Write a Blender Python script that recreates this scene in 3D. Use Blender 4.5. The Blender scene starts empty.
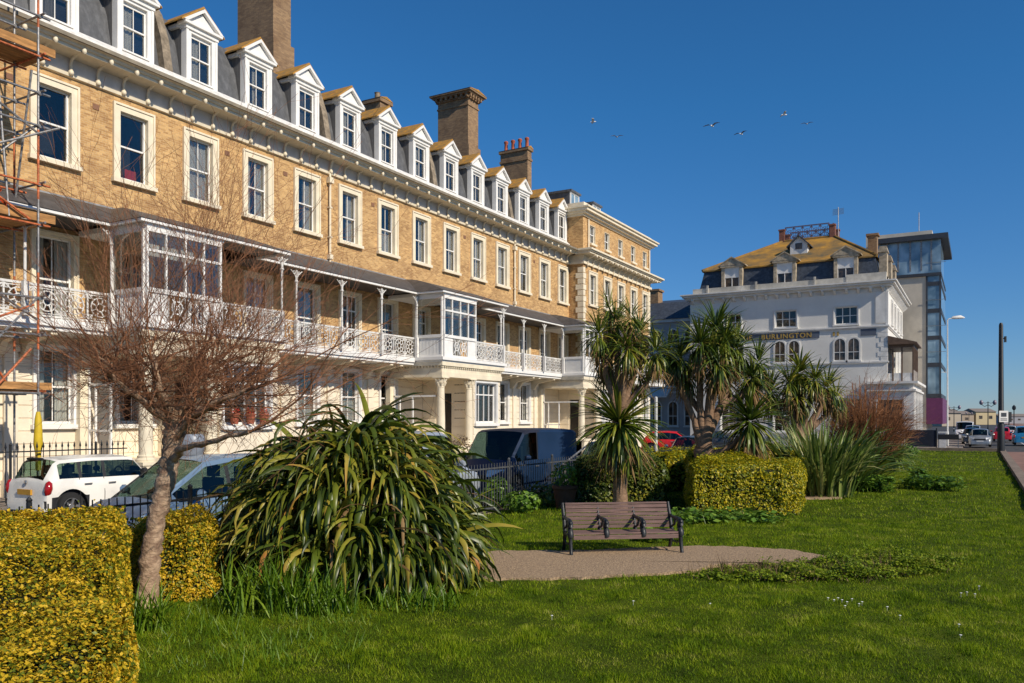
import bpy, math, random
import numpy as np
from mathutils import Vector, Matrix
R = math.radians
random.seed(7)
rng = np.random.default_rng(7)
SC = bpy.context.scene
COL = SC.collection
TH = R(29.7); F = 820.0; CZ = 2.3
cT, sT = math.cos(TH), math.sin(TH)

def at(px, D, z=0.0):
    lat = (px - 512) / F * D
    return Vector((lat * cT - D * sT, lat * sT + D * cT, z))

def gp(px, py):
    return at(px, CZ * F / (py - 419.0))

# ---------------------------------------------------------------- mesh builder
class MB:
    def __init__(s):
        s.v = []; s.f = []; s.m = []
    def add(s, vs, fs, m=0):
        n = len(s.v)
        s.v.extend([tuple(p) for p in vs])
        for f in fs:
            s.f.append([i + n for i in f]); s.m.append(m)
    def quad(s, a, b, c, d, m=0): s.add([a, b, c, d], [(0, 1, 2, 3)], m)
    def box(s, x0, x1, y0, y1, z0, z1, m=0):
        s.add([(x0,y0,z0),(x1,y0,z0),(x1,y1,z0),(x0,y1,z0),(x0,y0,z1),(x1,y0,z1),(x1,y1,z1),(x0,y1,z1)],
              [(0,3,2,1),(4,5,6,7),(0,1,5,4),(1,2,6,5),(2,3,7,6),(3,0,4,7)], m)
    def cbox(s, c, sz, m=0):
        s.box(c[0]-sz[0]/2, c[0]+sz[0]/2, c[1]-sz[1]/2, c[1]+sz[1]/2, c[2]-sz[2]/2, c[2]+sz[2]/2, m)
    def prof_y(s, prof, y0, y1, m=0, caps=True):   # profile [(x,z)] swept along y
        n = len(prof)
        vs = [(p[0], y0, p[1]) for p in prof] + [(p[0], y1, p[1]) for p in prof]
        fs = [(i, (i+1) % n, (i+1) % n + n, i + n) for i in range(n)]
        if caps: fs += [tuple(range(n))[::-1], tuple(range(n, 2*n))]
        s.add(vs, fs, m)
    def prof_x(s, prof, x0, x1, m=0, caps=True):   # profile [(y,z)] swept along x
        n = len(prof)
        vs = [(x0, p[0], p[1]) for p in prof] + [(x1, p[0], p[1]) for p in prof]
        fs = [(i, (i+1) % n, (i+1) % n + n, i + n) for i in range(n)]
        if caps: fs += [tuple(range(n))[::-1], tuple(range(n, 2*n))]
        s.add(vs, fs, m)
    def prism(s, poly, z0, z1, m=0):
        n = len(poly)
        vs = [(p[0], p[1], z0) for p in poly] + [(p[0], p[1], z1) for p in poly]
        fs = [(i, (i+1) % n, (i+1) % n + n, i + n) for i in range(n)] + [tuple(range(n))[::-1], tuple(range(n, 2*n))]
        s.add(vs, fs, m)
    def tube(s, pts, rad, n=6, m=0, cap=True):
        pts = [Vector(p) for p in pts]
        if not hasattr(rad, '__len__'): rad = [rad] * len(pts)
        base = len(s.v); k = len(pts)
        up = Vector((0, 0, 1)); pa = None
        for i, p in enumerate(pts):
            t = (pts[min(i+1, k-1)] - pts[max(i-1, 0)])
            if t.length < 1e-9: t = Vector((0, 0, 1))
            t.normalize()
            if pa is None: a = t.cross(up if abs(t.z) < .95 else Vector((1, 0, 0)))
            else:
                a = pa-t*pa.dot(t)
                if a.length < 1e-5: a = t.cross(Vector((.3, .8, .5)))
            a.normalize(); pa = a.copy()
            b = t.cross(a)
            for j in range(n):
                w = 2 * math.pi * (j + .5) / n
                q = p + (a * math.cos(w) + b * math.sin(w)) * rad[i]
                s.v.append((q.x, q.y, q.z))
        for i in range(k - 1):
            for j in range(n):
                s.f.append([base+i*n+j, base+i*n+(j+1) % n, base+(i+1)*n+(j+1) % n, base+(i+1)*n+j]); s.m.append(m)
        if cap:
            s.f.append([base+j for j in range(n)]); s.m.append(m)
            s.f.append([base+(k-1)*n+j for j in range(n)][::-1]); s.m.append(m)
    def bar(s, p, q, t, m=0): s.tube([p, q], t * .7071, 4, m)
    def lathe(s, c, prof, n=16, m=0):              # prof [(r,z)]
        base = len(s.v)
        for r, z in prof:
            for j in range(n):
                w = 2*math.pi*j/n
                s.v.append((c[0]+r*math.cos(w), c[1]+r*math.sin(w), c[2]+z))
        for i in range(len(prof)-1):
            for j in range(n):
                s.f.append([base+i*n+j, base+i*n+(j+1) % n, base+(i+1)*n+(j+1) % n, base+(i+1)*n+j]); s.m.append(m)
        s.f.append([base+j for j in range(n)][::-1]); s.m.append(m)
        s.f.append([base+(len(prof)-1)*n+j for j in range(n)]); s.m.append(m)
    def ring(s, c, r, t, axis='x', n=14, m=0, sq=1.0):
        pts = []
        for j in range(n+1):
            w = 2*math.pi*j/n
            a, b = r*math.cos(w), r*math.sin(w)
            pts.append((c[0], c[1]+a, c[2]+b) if axis == 'x' else (c[0]+a, c[1], c[2]+b))
        s.tube(pts, t*.7, 4, m, cap=False)
    def build(s, name, mats, parent=None, loc=None, smooth=False, local=False, rotz=None, angle=None):
        me = bpy.data.meshes.new(name)
        me.from_pydata(s.v, [], s.f)
        if not isinstance(mats, (list, tuple)): mats = [mats]
        for mm in mats: me.materials.append(mm)
        if len(mats) > 1: me.polygons.foreach_set('material_index', s.m)
        if smooth: me.polygons.foreach_set('use_smooth', [True]*len(me.polygons))
        me.update()
        if angle is not None:
            me.polygons.foreach_set('use_smooth', [True]*len(me.polygons))
            me.set_sharp_from_angle(angle=R(angle))
        o = bpy.data.objects.new(name, me); COL.objects.link(o)
        if parent is not None:
            o.parent = parent
            l = Vector(loc) if loc is not None else Vector((0, 0, 0))
            o.location = l if local else l - wl(parent)
        elif loc is not None: o.location = loc
        if rotz is not None: o.rotation_euler.z = rotz
        return o

def wl(o):
    l = Vector((0, 0, 0))
    while o is not None:
        l += o.location; o = o.parent
    return l

def tag(o, label=None, cat=None, group=None, kind=None):
    if label: o['label'] = label
    if cat: o['category'] = cat
    if group: o['group'] = group
    if kind: o['kind'] = kind
    return o
def thing(name, label, cat, loc=(0, 0, 0), rotz=0, group=None):
    o = bpy.data.objects.new(name, None); COL.objects.link(o)
    o.location = loc; o.rotation_euler = (0, 0, rotz); o.empty_display_size = .3
    return tag(o, label, cat, group)
def dup(o, parent=None, loc=None, rotz=None):
    c = o.copy(); COL.objects.link(c)
    c.parent = parent
    if loc is not None: c.location = loc
    if rotz is not None: c.rotation_euler.z = rotz
    for ch in list(o.children): dup(ch, c)
    return c

# ---------------------------------------------------------------- materials
def newmat(name):
    m = bpy.data.materials.new(name); m.use_nodes = True
    nt = m.node_tree; b = nt.nodes['Principled BSDF']
    return m, nt, b
def N(nt, t, **kw):
    n = nt.nodes.new(t)
    for k, v in kw.items():
        if k in n.inputs.keys(): n.inputs[k].default_value = v
        else: setattr(n, k, v)
    return n
def ramp(nt, stops):
    r = nt.nodes.new('ShaderNodeValToRGB')
    e = r.color_ramp.elements
    while len(e) < len(stops): e.new(.5)
    for i, (p, c) in enumerate(stops):
        e[i].position = p; e[i].color = (c[0], c[1], c[2], 1)
    return r
def mat(name, col, rough=.7, var=.15, scale=3.0, bump=0.0, bscale=30.0, metal=0.0, spec=.4, col2=None, stretch=None):
    m, nt, b = newmat(name)
    tc = N(nt, 'ShaderNodeTexCoord')
    src = tc.outputs['Object']
    if stretch:
        mp = N(nt, 'ShaderNodeMapping'); mp.inputs['Scale'].default_value = stretch
        nt.links.new(src, mp.inputs['Vector']); src = mp.outputs[0]
    no = N(nt, 'ShaderNodeTexNoise', Scale=scale, Detail=6.0, Roughness=.65)
    nt.links.new(src, no.inputs['Vector'])
    c2 = col2 if col2 else tuple(c*(1-2.2*var) for c in col)
    rp = ramp(nt, [(.32, c2), (.5, tuple((a+b_)/2 for a, b_ in zip(c2, col))) , (.66, tuple(min(1, c*(1+var*.4)) for c in col))])
    nt.links.new(no.outputs['Fac'], rp.inputs[0])
    nt.links.new(rp.outputs[0], b.inputs['Base Color'])
    b.inputs['Roughness'].default_value = rough
    b.inputs['Metallic'].default_value = metal
    b.inputs['Specular IOR Level'].default_value = spec
    if bump:
        n2 = N(nt, 'ShaderNodeTexNoise', Scale=bscale, Detail=4.0)
        nt.links.new(src, n2.inputs['Vector'])
        bp = N(nt, 'ShaderNodeBump', Strength=bump, Distance=.02)
        nt.links.new(n2.outputs['Fac'], bp.inputs['Height'])
        nt.links.new(bp.outputs[0], b.inputs['Normal'])
    return m
def brickmat(name, c1, c2, mortar, rough=.85):
    m, nt, b = newmat(name)
    tc = N(nt, 'ShaderNodeTexCoord'); sx = N(nt, 'ShaderNodeSeparateXYZ')
    nt.links.new(tc.outputs['Object'], sx.inputs[0])
    ad = N(nt, 'ShaderNodeMath', operation='ADD'); nt.links.new(sx.outputs[0], ad.inputs[0]); nt.links.new(sx.outputs[1], ad.inputs[1])
    cb = N(nt, 'ShaderNodeCombineXYZ'); nt.links.new(ad.outputs[0], cb.inputs[0]); nt.links.new(sx.outputs[2], cb.inputs[1])
    br = nt.nodes.new('ShaderNodeTexBrick')
    br.inputs['Scale'].default_value = 1.0
    br.inputs['Brick Width'].default_value = .21; br.inputs['Row Height'].default_value = .072
    br.inputs['Mortar Size'].default_value = .006; br.inputs['Bias'].default_value = .15; br.inputs['Mortar Smooth'].default_value = .3
    br.inputs['Color1'].default_value = (*c1, 1); br.inputs['Color2'].default_value = (*c2, 1); br.inputs['Mortar'].default_value = (*mortar, 1)
    nt.links.new(cb.outputs[0], br.inputs['Vector'])
    no = N(nt, 'ShaderNodeTexNoise', Scale=.9, Detail=8.0, Roughness=.7); nt.links.new(cb.outputs[0], no.inputs['Vector'])
    rp = ramp(nt, [(.3, (.62, .55, .5)), (.5, (.95, .93, .9)), (.7, (1.12, 1.08, 1.0))])
    nt.links.new(no.outputs['Fac'], rp.inputs[0])
    mx = N(nt, 'ShaderNodeMix', data_type='RGBA', blend_type='MULTIPLY'); mx.inputs[0].default_value = 1
    nt.links.new(br.outputs['Color'], mx.inputs[6]); nt.links.new(rp.outputs[0], mx.inputs[7])
    n3 = N(nt, 'ShaderNodeTexNoise', Scale=16.0, Detail=2.0)
    mp = N(nt, 'ShaderNodeMapping'); mp.inputs['Scale'].default_value = (1, 2.6, 1)
    nt.links.new(cb.outputs[0], mp.inputs[0]); nt.links.new(mp.outputs[0], n3.inputs['Vector'])
    rp3 = ramp(nt, [(.3, (.86, .80, .76)), (.5, (1, 1, 1)), (.72, (1.1, 1.1, 1.12))]); nt.links.new(n3.outputs['Fac'], rp3.inputs[0])
    mx3 = N(nt, 'ShaderNodeMix', data_type='RGBA', blend_type='MULTIPLY'); mx3.inputs[0].default_value = 1
    nt.links.new(mx.outputs[2], mx3.inputs[6]); nt.links.new(rp3.outputs[0], mx3.inputs[7])
    nt.links.new(mx3.outputs[2], b.inputs['Base Color'])
    b.inputs['Roughness'].default_value = rough
    bp = N(nt, 'ShaderNodeBump', Strength=.4, Distance=.01)
    nt.links.new(br.outputs['Fac'], bp.inputs['Height']); bp.invert = True
    nt.links.new(bp.outputs[0], b.inputs['Normal'])
    return m
def foliage(name, stops, rough=.45, trans=.25, spec=.35, clump=None, cscale=1.2):
    m, nt, b = newmat(name)
    ge = N(nt, 'ShaderNodeNewGeometry')
    fac = ge.outputs['Random Per Island']
    if clump:
        tc = N(nt, 'ShaderNodeTexCoord'); no = N(nt, 'ShaderNodeTexNoise', Scale=cscale, Detail=3.0, Roughness=.6)
        nt.links.new(tc.outputs['Object'], no.inputs['Vector'])
        a = N(nt, 'ShaderNodeMath', operation='MULTIPLY_ADD'); nt.links.new(no.outputs['Fac'], a.inputs[0])
        a.inputs[1].default_value = clump*2; 
        s2 = N(nt, 'ShaderNodeMath', operation='MULTIPLY_ADD'); nt.links.new(fac, s2.inputs[0]); s2.inputs[1].default_value = 1-clump*.5
        s2.inputs[2].default_value = -clump*.75
        nt.links.new(s2.outputs[0], a.inputs[2]); fac = a.outputs[0]
    rp = ramp(nt, stops); nt.links.new(fac, rp.inputs[0])
    nt.links.new(rp.outputs[0], b.inputs['Base Color'])
    b.inputs['Roughness'].default_value = rough; b.inputs['Specular IOR Level'].default_value = spec
    tr = N(nt, 'ShaderNodeBsdfTranslucent'); nt.links.new(rp.outputs[0], tr.inputs['Color'])
    mx = N(nt, 'ShaderNodeMixShader'); mx.inputs[0].default_value = trans
    nt.links.new(b.outputs[0], mx.inputs[1]); nt.links.new(tr.outputs[0], mx.inputs[2])
    nt.links.new(mx.outputs[0], nt.nodes['Material Output'].inputs['Surface'])
    return m
def glassmat(name, tint=(.88, .89, .88), refl=.05, gl=(.62, .60, .58)):
    m, nt, b = newmat(name); nt.nodes.remove(b)
    t = N(nt, 'ShaderNodeBsdfTransparent'); t.inputs[0].default_value = (*tint, 1)
    g = N(nt, 'ShaderNodeBsdfGlossy'); g.inputs['Color'].default_value = (*gl, 1); g.inputs['Roughness'].default_value = .03
    tc = N(nt, 'ShaderNodeTexCoord'); no = N(nt, 'ShaderNodeTexNoise', Scale=1.3, Detail=2.0)
    nt.links.new(tc.outputs['Object'], no.inputs['Vector'])
    bp = N(nt, 'ShaderNodeBump', Strength=.12, Distance=.03); nt.links.new(no.outputs['Fac'], bp.inputs['Height']); nt.links.new(bp.outputs[0], g.inputs['Normal'])
    fr = N(nt, 'ShaderNodeLayerWeight', Blend=.35)
    mr = N(nt, 'ShaderNodeMath', operation='MULTIPLY_ADD'); nt.links.new(fr.outputs['Fresnel'], mr.inputs[0]); mr.inputs[1].default_value = .5; mr.inputs[2].default_value = refl
    mx = N(nt, 'ShaderNodeMixShader'); nt.links.new(mr.outputs[0], mx.inputs[0])
    nt.links.new(t.outputs[0], mx.inputs[1]); nt.links.new(g.outputs[0], mx.inputs[2])
    nt.links.new(mx.outputs[0], nt.nodes['Material Output'].inputs['Surface'])
    return m
def paint(name, col, rough=.25, metal=.0):
    m, nt, b = newmat(name)
    b.inputs['Base Color'].default_value = (*col, 1); b.inputs['Roughness'].default_value = rough
    b.inputs['Metallic'].default_value = metal; b.inputs['Coat Weight'].default_value = .3; b.inputs['Coat Roughness'].default_value = .04
    tc = N(nt, 'ShaderNodeTexCoord'); no = N(nt, 'ShaderNodeTexNoise', Scale=2.0, Detail=5.0)
    nt.links.new(tc.outputs['Object'], no.inputs['Vector'])
    rp = ramp(nt, [(.35, tuple(c*.82 for c in col)), (.65, col)]); nt.links.new(no.outputs['Fac'], rp.inputs[0]); nt.links.new(rp.outputs[0], b.inputs['Base Color'])
    r2 = N(nt, 'ShaderNodeMapRange'); r2.inputs[3].default_value = rough*.8; r2.inputs[4].default_value = rough*1.5
    nt.links.new(no.outputs['Fac'], r2.inputs[0]); nt.links.new(r2.outputs[0], b.inputs['Roughness'])
    return m

M = {}
M['brick'] = brickmat('yellow_brick', (.68, .44, .185), (.40, .225, .085), (.54, .41, .25))
M['brick_dark'] = brickmat('weathered_brick', (.34, .225, .12), (.22, .14, .08), (.25, .18, .11))
M['cream'] = mat('cream_render', (.80, .70, .54), .7, .06, 1.2, .08, 12)
M['cream2'] = mat('cream_trim', (.80, .70, .52), .6, .08, 2.0, .05, 20)
M['white'] = mat('white_paint', (.80, .78, .74), .5, .05, 2.5, .04, 25)
M['offwhite'] = mat('weathered_white', (.74, .72, .68), .6, .12, 5)
M['slate'] = mat('slate', (.115, .118, .125), .55, .2, 5, .3, 14, stretch=(1, 1, .5))
M['lead'] = mat('lead_canopy', (.085, .078, .078), .5, .2, 3, .15, 9)
M['cheek'] = mat('lead_cheek', (.16, .155, .15), .65, .2, 6, .2, 20, stretch=(1, 1, .25))
M['lichen'] = mat('lichen_tiles', (.50, .23, .02), .9, .2, 3.2, .6, 16, col2=(.20, .14, .06))
M['lichen_far'] = mat('lichen_slates', (.42, .21, .025), .9, .2, .55, .6, 8, col2=(.10, .085, .05))
M['stone'] = mat('stone_coping', (.30, .24, .17), .9, .25, 4, .3, 20)
M['glass'] = glassmat('window_glass')
M['carglass'] = glassmat('vehicle_glass', (.42, .55, .50), .06)
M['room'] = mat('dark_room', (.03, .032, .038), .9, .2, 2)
M['curtain'] = mat('net_curtain', (.80, .77, .70), .9, .22, 3, stretch=(1, 14, .3))
M['redcurtain'] = mat('red_cloth', (.45, .03, .01), .8, .1)
M['terracotta'] = mat('terracotta', (.42, .11, .06), .85, .15, 6)
M['door'] = mat('dark_door', (.03, .022, .018), .4, .2)
M['black'] = mat('black_iron', (.022, .024, .026), .45, .2, 20, .15, 60)
M['galv'] = mat('galvanised_steel', (.36, .35, .34), .45, .25, 12, metal=.6)
M['rust'] = mat('orange_painted_tube', (.62, .16, .05), .6, .3, 10)
M['board'] = mat('scaffold_board', (.50, .25, .085), .85, .25, 3, .2, 20, stretch=(4, .6, 4))
M['net'] = mat('orange_netting', (.75, .09, .01), .7, .3, 12)
M['yellow'] = mat('yellow_foam', (.65, .45, .02), .6, .1)
M['asphalt'] = mat('asphalt', (.062, .060, .058), .9, .2, 1.5, .3, 60)
M['pave'] = mat('paving', (.24, .20, .17), .9, .12, 2, .15, 30)
M['redpave'] = mat('red_paving', (.27, .15, .11), .9, .15, 1.4, .15, 30)
M['kerb'] = mat('kerb_stone', (.25, .19, .14), .9, .2, 3, .3, 25)
M['gravel'] = mat('gravel', (.48, .335, .195), .95, .16, 38, 1.0, 55, col2=(.17, .115, .075))
M['earth'] = mat('ground_cover_earth', (.20, .17, .13), .95, .2, .02)
M['sea'] = mat('sea_water', (.05, .12, .16), .25, .1, .05, .3, .6)
M['sand'] = mat('shingle', (.36, .29, .20), .95, .2, .5)
M['ltarmac'] = mat('line_paint', (.6, .6, .58), .7, .2, 4)
M['hotel'] = mat('hotel_render', (.76, .735, .68), .75, .06, .5, .05, 8)
M['hotel_trim'] = mat('hotel_trim', (.76, .74, .70), .65, .1, 1.2)
M['grey_band'] = mat('blue_grey_band', (.10, .12, .16), .6, .1, 1)
M['sand_stone'] = mat('weathered_parapet', (.50, .41, .29), .9, .25, 2.5, .3, 12)
M['hslate'] = mat('blue_slate', (.065, .078, .10), .5, .25, 4, .3, 10)
M['gold'] = mat('gold_letters', (.50, .33, .08), .5, .15, 6)
M['concrete'] = mat('pale_concrete', (.66, .58, .46), .85, .1, .6)
M['tglass'] = None
M['purple'] = mat('purple_panel', (.14, .03, .10), .5, .1)
M['dkframe'] = mat('dark_frame', (.05, .055, .065), .45, .1)
M['bark'] = mat('pale_flaky_bark', (.44, .31, .205), .9, .25, 9, 1.0, 22, col2=(.17, .10, .065), stretch=(1, 1, 1.3))
M['twig'] = mat('brown_twigs', (.28, .12, .055), .85, .25, 8)
M['twig2'] = mat('russet_twigs', (.33, .14, .055), .85, .25, 6)
M['ctrunk'] = mat('cordyline_bark', (.29, .18, .11), .95, .2, 9, .9, 30, stretch=(1, 1, 1.8))
M['wood'] = mat('bench_slats', (.22, .135, .115), .6, .25, 5, .2, 40, stretch=(.5, 8, 8))
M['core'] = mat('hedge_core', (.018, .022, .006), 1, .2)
M['silver'] = paint('silver_paint', (.45, .48, .50), .3, .55)
M['tyre'] = mat('tyre_rubber', (.02, .02, .02), .85, .1)
M['rim'] = mat('alloy', (.5, .5, .5), .3, .1, metal=.8)
M['lens_red'] = paint('red_lens', (.35, .01, .01), .15)
M['lens_white'] = paint('clear_lens', (.7, .72, .74), .1)
M['plastic'] = mat('black_plastic', (.02, .02, .022), .6, .1)
M['plate_y'] = mat('yellow_plate', (.55, .28, .03), .5, .1)
M['pot'] = mat('grey_glazed_pot', (.22, .25, .30), .4, .1)
M['steel_post'] = mat('painted_post', (.60, .60, .58), .5, .1)
M['gull'] = mat('gull_feathers', (.75, .74, .72), .8, .05)
M['gullg'] = mat('gull_grey_wing', (.22, .20, .20), .8, .1)
m, nt, b = newmat('tower_glass'); b.inputs['Base Color'].default_value = (.10, .17, .24, 1); b.inputs['Roughness'].default_value = .08; b.inputs['Specular IOR Level'].default_value = 1
tc = N(nt, 'ShaderNodeTexCoord'); no = N(nt, 'ShaderNodeTexNoise', Scale=.7, Detail=2.0); nt.links.new(tc.outputs['Object'], no.inputs[0])
rp = ramp(nt, [(.35, (.10, .17, .23)), (.65, (.30, .42, .50))]); nt.links.new(no.outputs['Fac'], rp.inputs[0]); nt.links.new(rp.outputs[0], b.inputs['Base Color'])
M['tglass'] = m
M['golden'] = foliage('golden_hedge_leaf', [(0, (.06, .10, .010)), (.25, (.20, .23, .015)), (.55, (.56, .38, .016)), (1, (.84, .53, .035))], .45, .3, .3, .35, 2.2)
M['golden2'] = foliage('dull_golden_hedge_leaf', [(0, (.05, .085, .006)), (.3, (.16, .20, .008)), (.65, (.46, .38, .010)), (1, (.60, .46, .015))], .45, .3, .3, .3, 1.6)
M['shade_green'] = foliage('shade_green_leaf', [(0, (.025, .045, .008)), (.4, (.06, .10, .012)), (.75, (.16, .18, .02)), (1, (.32, .28, .03))], .4, .3, .4, .8, 1.4)  # darker version of the golden leaf, hedge shade put into the colour
M['phorm'] = foliage('flax_leaf', [(0, (.022, .038, .006)), (.42, (.075, .11, .010)), (.72, (.20, .215, .018)), (.9, (.40, .31, .05)), (1, (.42, .17, .04))], .38, .25, .42, .25, 1.5)
M['phorm2'] = foliage('pale_flax_leaf', [(0, (.05, .09, .02)), (.5, (.12, .19, .03)), (.85, (.26, .30, .07)), (1, (.42, .40, .16))], .4, .25, .5)
M['cord'] = foliage('cordyline_leaf', [(0, (.035, .065, .008)), (.5, (.10, .145, .012)), (.85, (.24, .25, .02)), (1, (.42, .34, .06))], .4, .22, .5)
M['cord_dark'] = foliage('dark_cordyline_leaf', [(0, (.025, .05, .008)), (.5, (.07, .115, .012)), (.9, (.18, .21, .02)), (1, (.34, .30, .06))], .4, .22, .5)
M['dead'] = foliage('dead_leaf', [(0, (.14, .08, .03)), (1, (.34, .22, .10))], .8, .2, .2)
M['grass'] = foliage('grass_blade', [(0, (.025, .06, .003)), (.42, (.14, .235, .005)), (.78, (.31, .38, .010)), (1, (.42, .40, .10))], .6, .4, .15, .95, 2.0)
M['tallgrass'] = foliage('long_grass', [(0, (.06, .13, .006)), (.6, (.12, .22, .010)), (1, (.22, .31, .02))], .45, .3, .4)
M['cover'] = foliage('ground_cover_leaf', [(0, (.06, .10, .01)), (.45, (.17, .25, .012)), (.8, (.30, .36, .02)), (1, (.34, .26, .08))], .55, .35, .2, .5, 1.6)
M['weed'] = foliage('leafy_weed', [(0, (.05, .11, .012)), (.6, (.12, .23, .02)), (1, (.24, .36, .05))], .4, .3, .4)
M['yellowbush'] = foliage('yellow_conifer', [(0, (.20, .16, .01)), (1, (.55, .38, .02))], .6, .3)
M['stem'] = foliage('brown_stems', [(0, (.09, .05, .03)), (1, (.22, .15, .07))], .8, .1)
M['daisy'] = mat('white_petals', (.85, .85, .8), .6, .02)
# lawn base
m, nt, b = newmat('lawn_turf')
tc = N(nt, 'ShaderNodeTexCoord')
n1 = N(nt, 'ShaderNodeTexNoise', Scale=.7, Detail=8.0, Roughness=.7); n2 = N(nt, 'ShaderNodeTexNoise', Scale=45.0, Detail=4.0, Roughness=.7)
nt.links.new(tc.outputs['Object'], n1.inputs[0]); nt.links.new(tc.outputs['Object'], n2.inputs[0])
r1 = ramp(nt, [(.3, (.03, .045, .003)), (.5, (.07, .10, .004)), (.68, (.13, .16, .008))]); nt.links.new(n1.outputs['Fac'], r1.inputs[0])
r2 = ramp(nt, [(.3, (.35, .35, .35)), (.65, (1.15, 1.15, 1.1))]); nt.links.new(n2.outputs['Fac'], r2.inputs[0])
mx = N(nt, 'ShaderNodeMix', data_type='RGBA', blend_type='MULTIPLY'); mx.inputs[0].default_value = 1
nt.links.new(r1.outputs[0], mx.inputs[6]); nt.links.new(r2.outputs[0], mx.inputs[7]); nt.links.new(mx.outputs[2], b.inputs['Base Color'])
b.inputs['Roughness'].default_value = .9; b.inputs['Specular IOR Level'].default_value = .1
bp = N(nt, 'ShaderNodeBump', Strength=.8, Distance=.03); nt.links.new(n2.outputs['Fac'], bp.inputs['Height']); nt.links.new(bp.outputs[0], b.inputs['Normal'])
M['lawn'] = m
# ================================================================ helpers for buildings
def wall_x(mb, X, y0, y1, z0, z1, ops, m=0, nsign=1):
    """sheet in plane x=X with rectangular openings (ya,yb,za,zb)"""
    ys = sorted(set([y0, y1] + [min(max(v, y0), y1) for o in ops for v in o[:2]]))
    zs = sorted(set([z0, z1] + [min(max(v, z0), z1) for o in ops for v in o[2:]]))
    for i in range(len(ys)-1):
        cy = (ys[i]+ys[i+1])/2; start = None
        for j in range(len(zs)-1):
            cz = (zs[j]+zs[j+1])/2
            if any(o[0] < cy < o[1] and o[2] < cz < o[3] for o in ops): continue
            mb.quad((X, ys[i], zs[j]), (X, ys[i+1], zs[j]), (X, ys[i+1], zs[j+1]), (X, ys[i], zs[j+1]), m)
def wall_y(mb, Y, x0, x1, z0, z1, ops, m=0):
    t = MB(); wall_x(t, 0, x0, x1, z0, z1, ops, m)
    n = len(mb.v); mb.v.extend([(v[1], Y, v[2]) for v in t.v])
    for f in t.f: mb.f.append([i+n for i in f]); mb.m.append(m)

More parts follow.
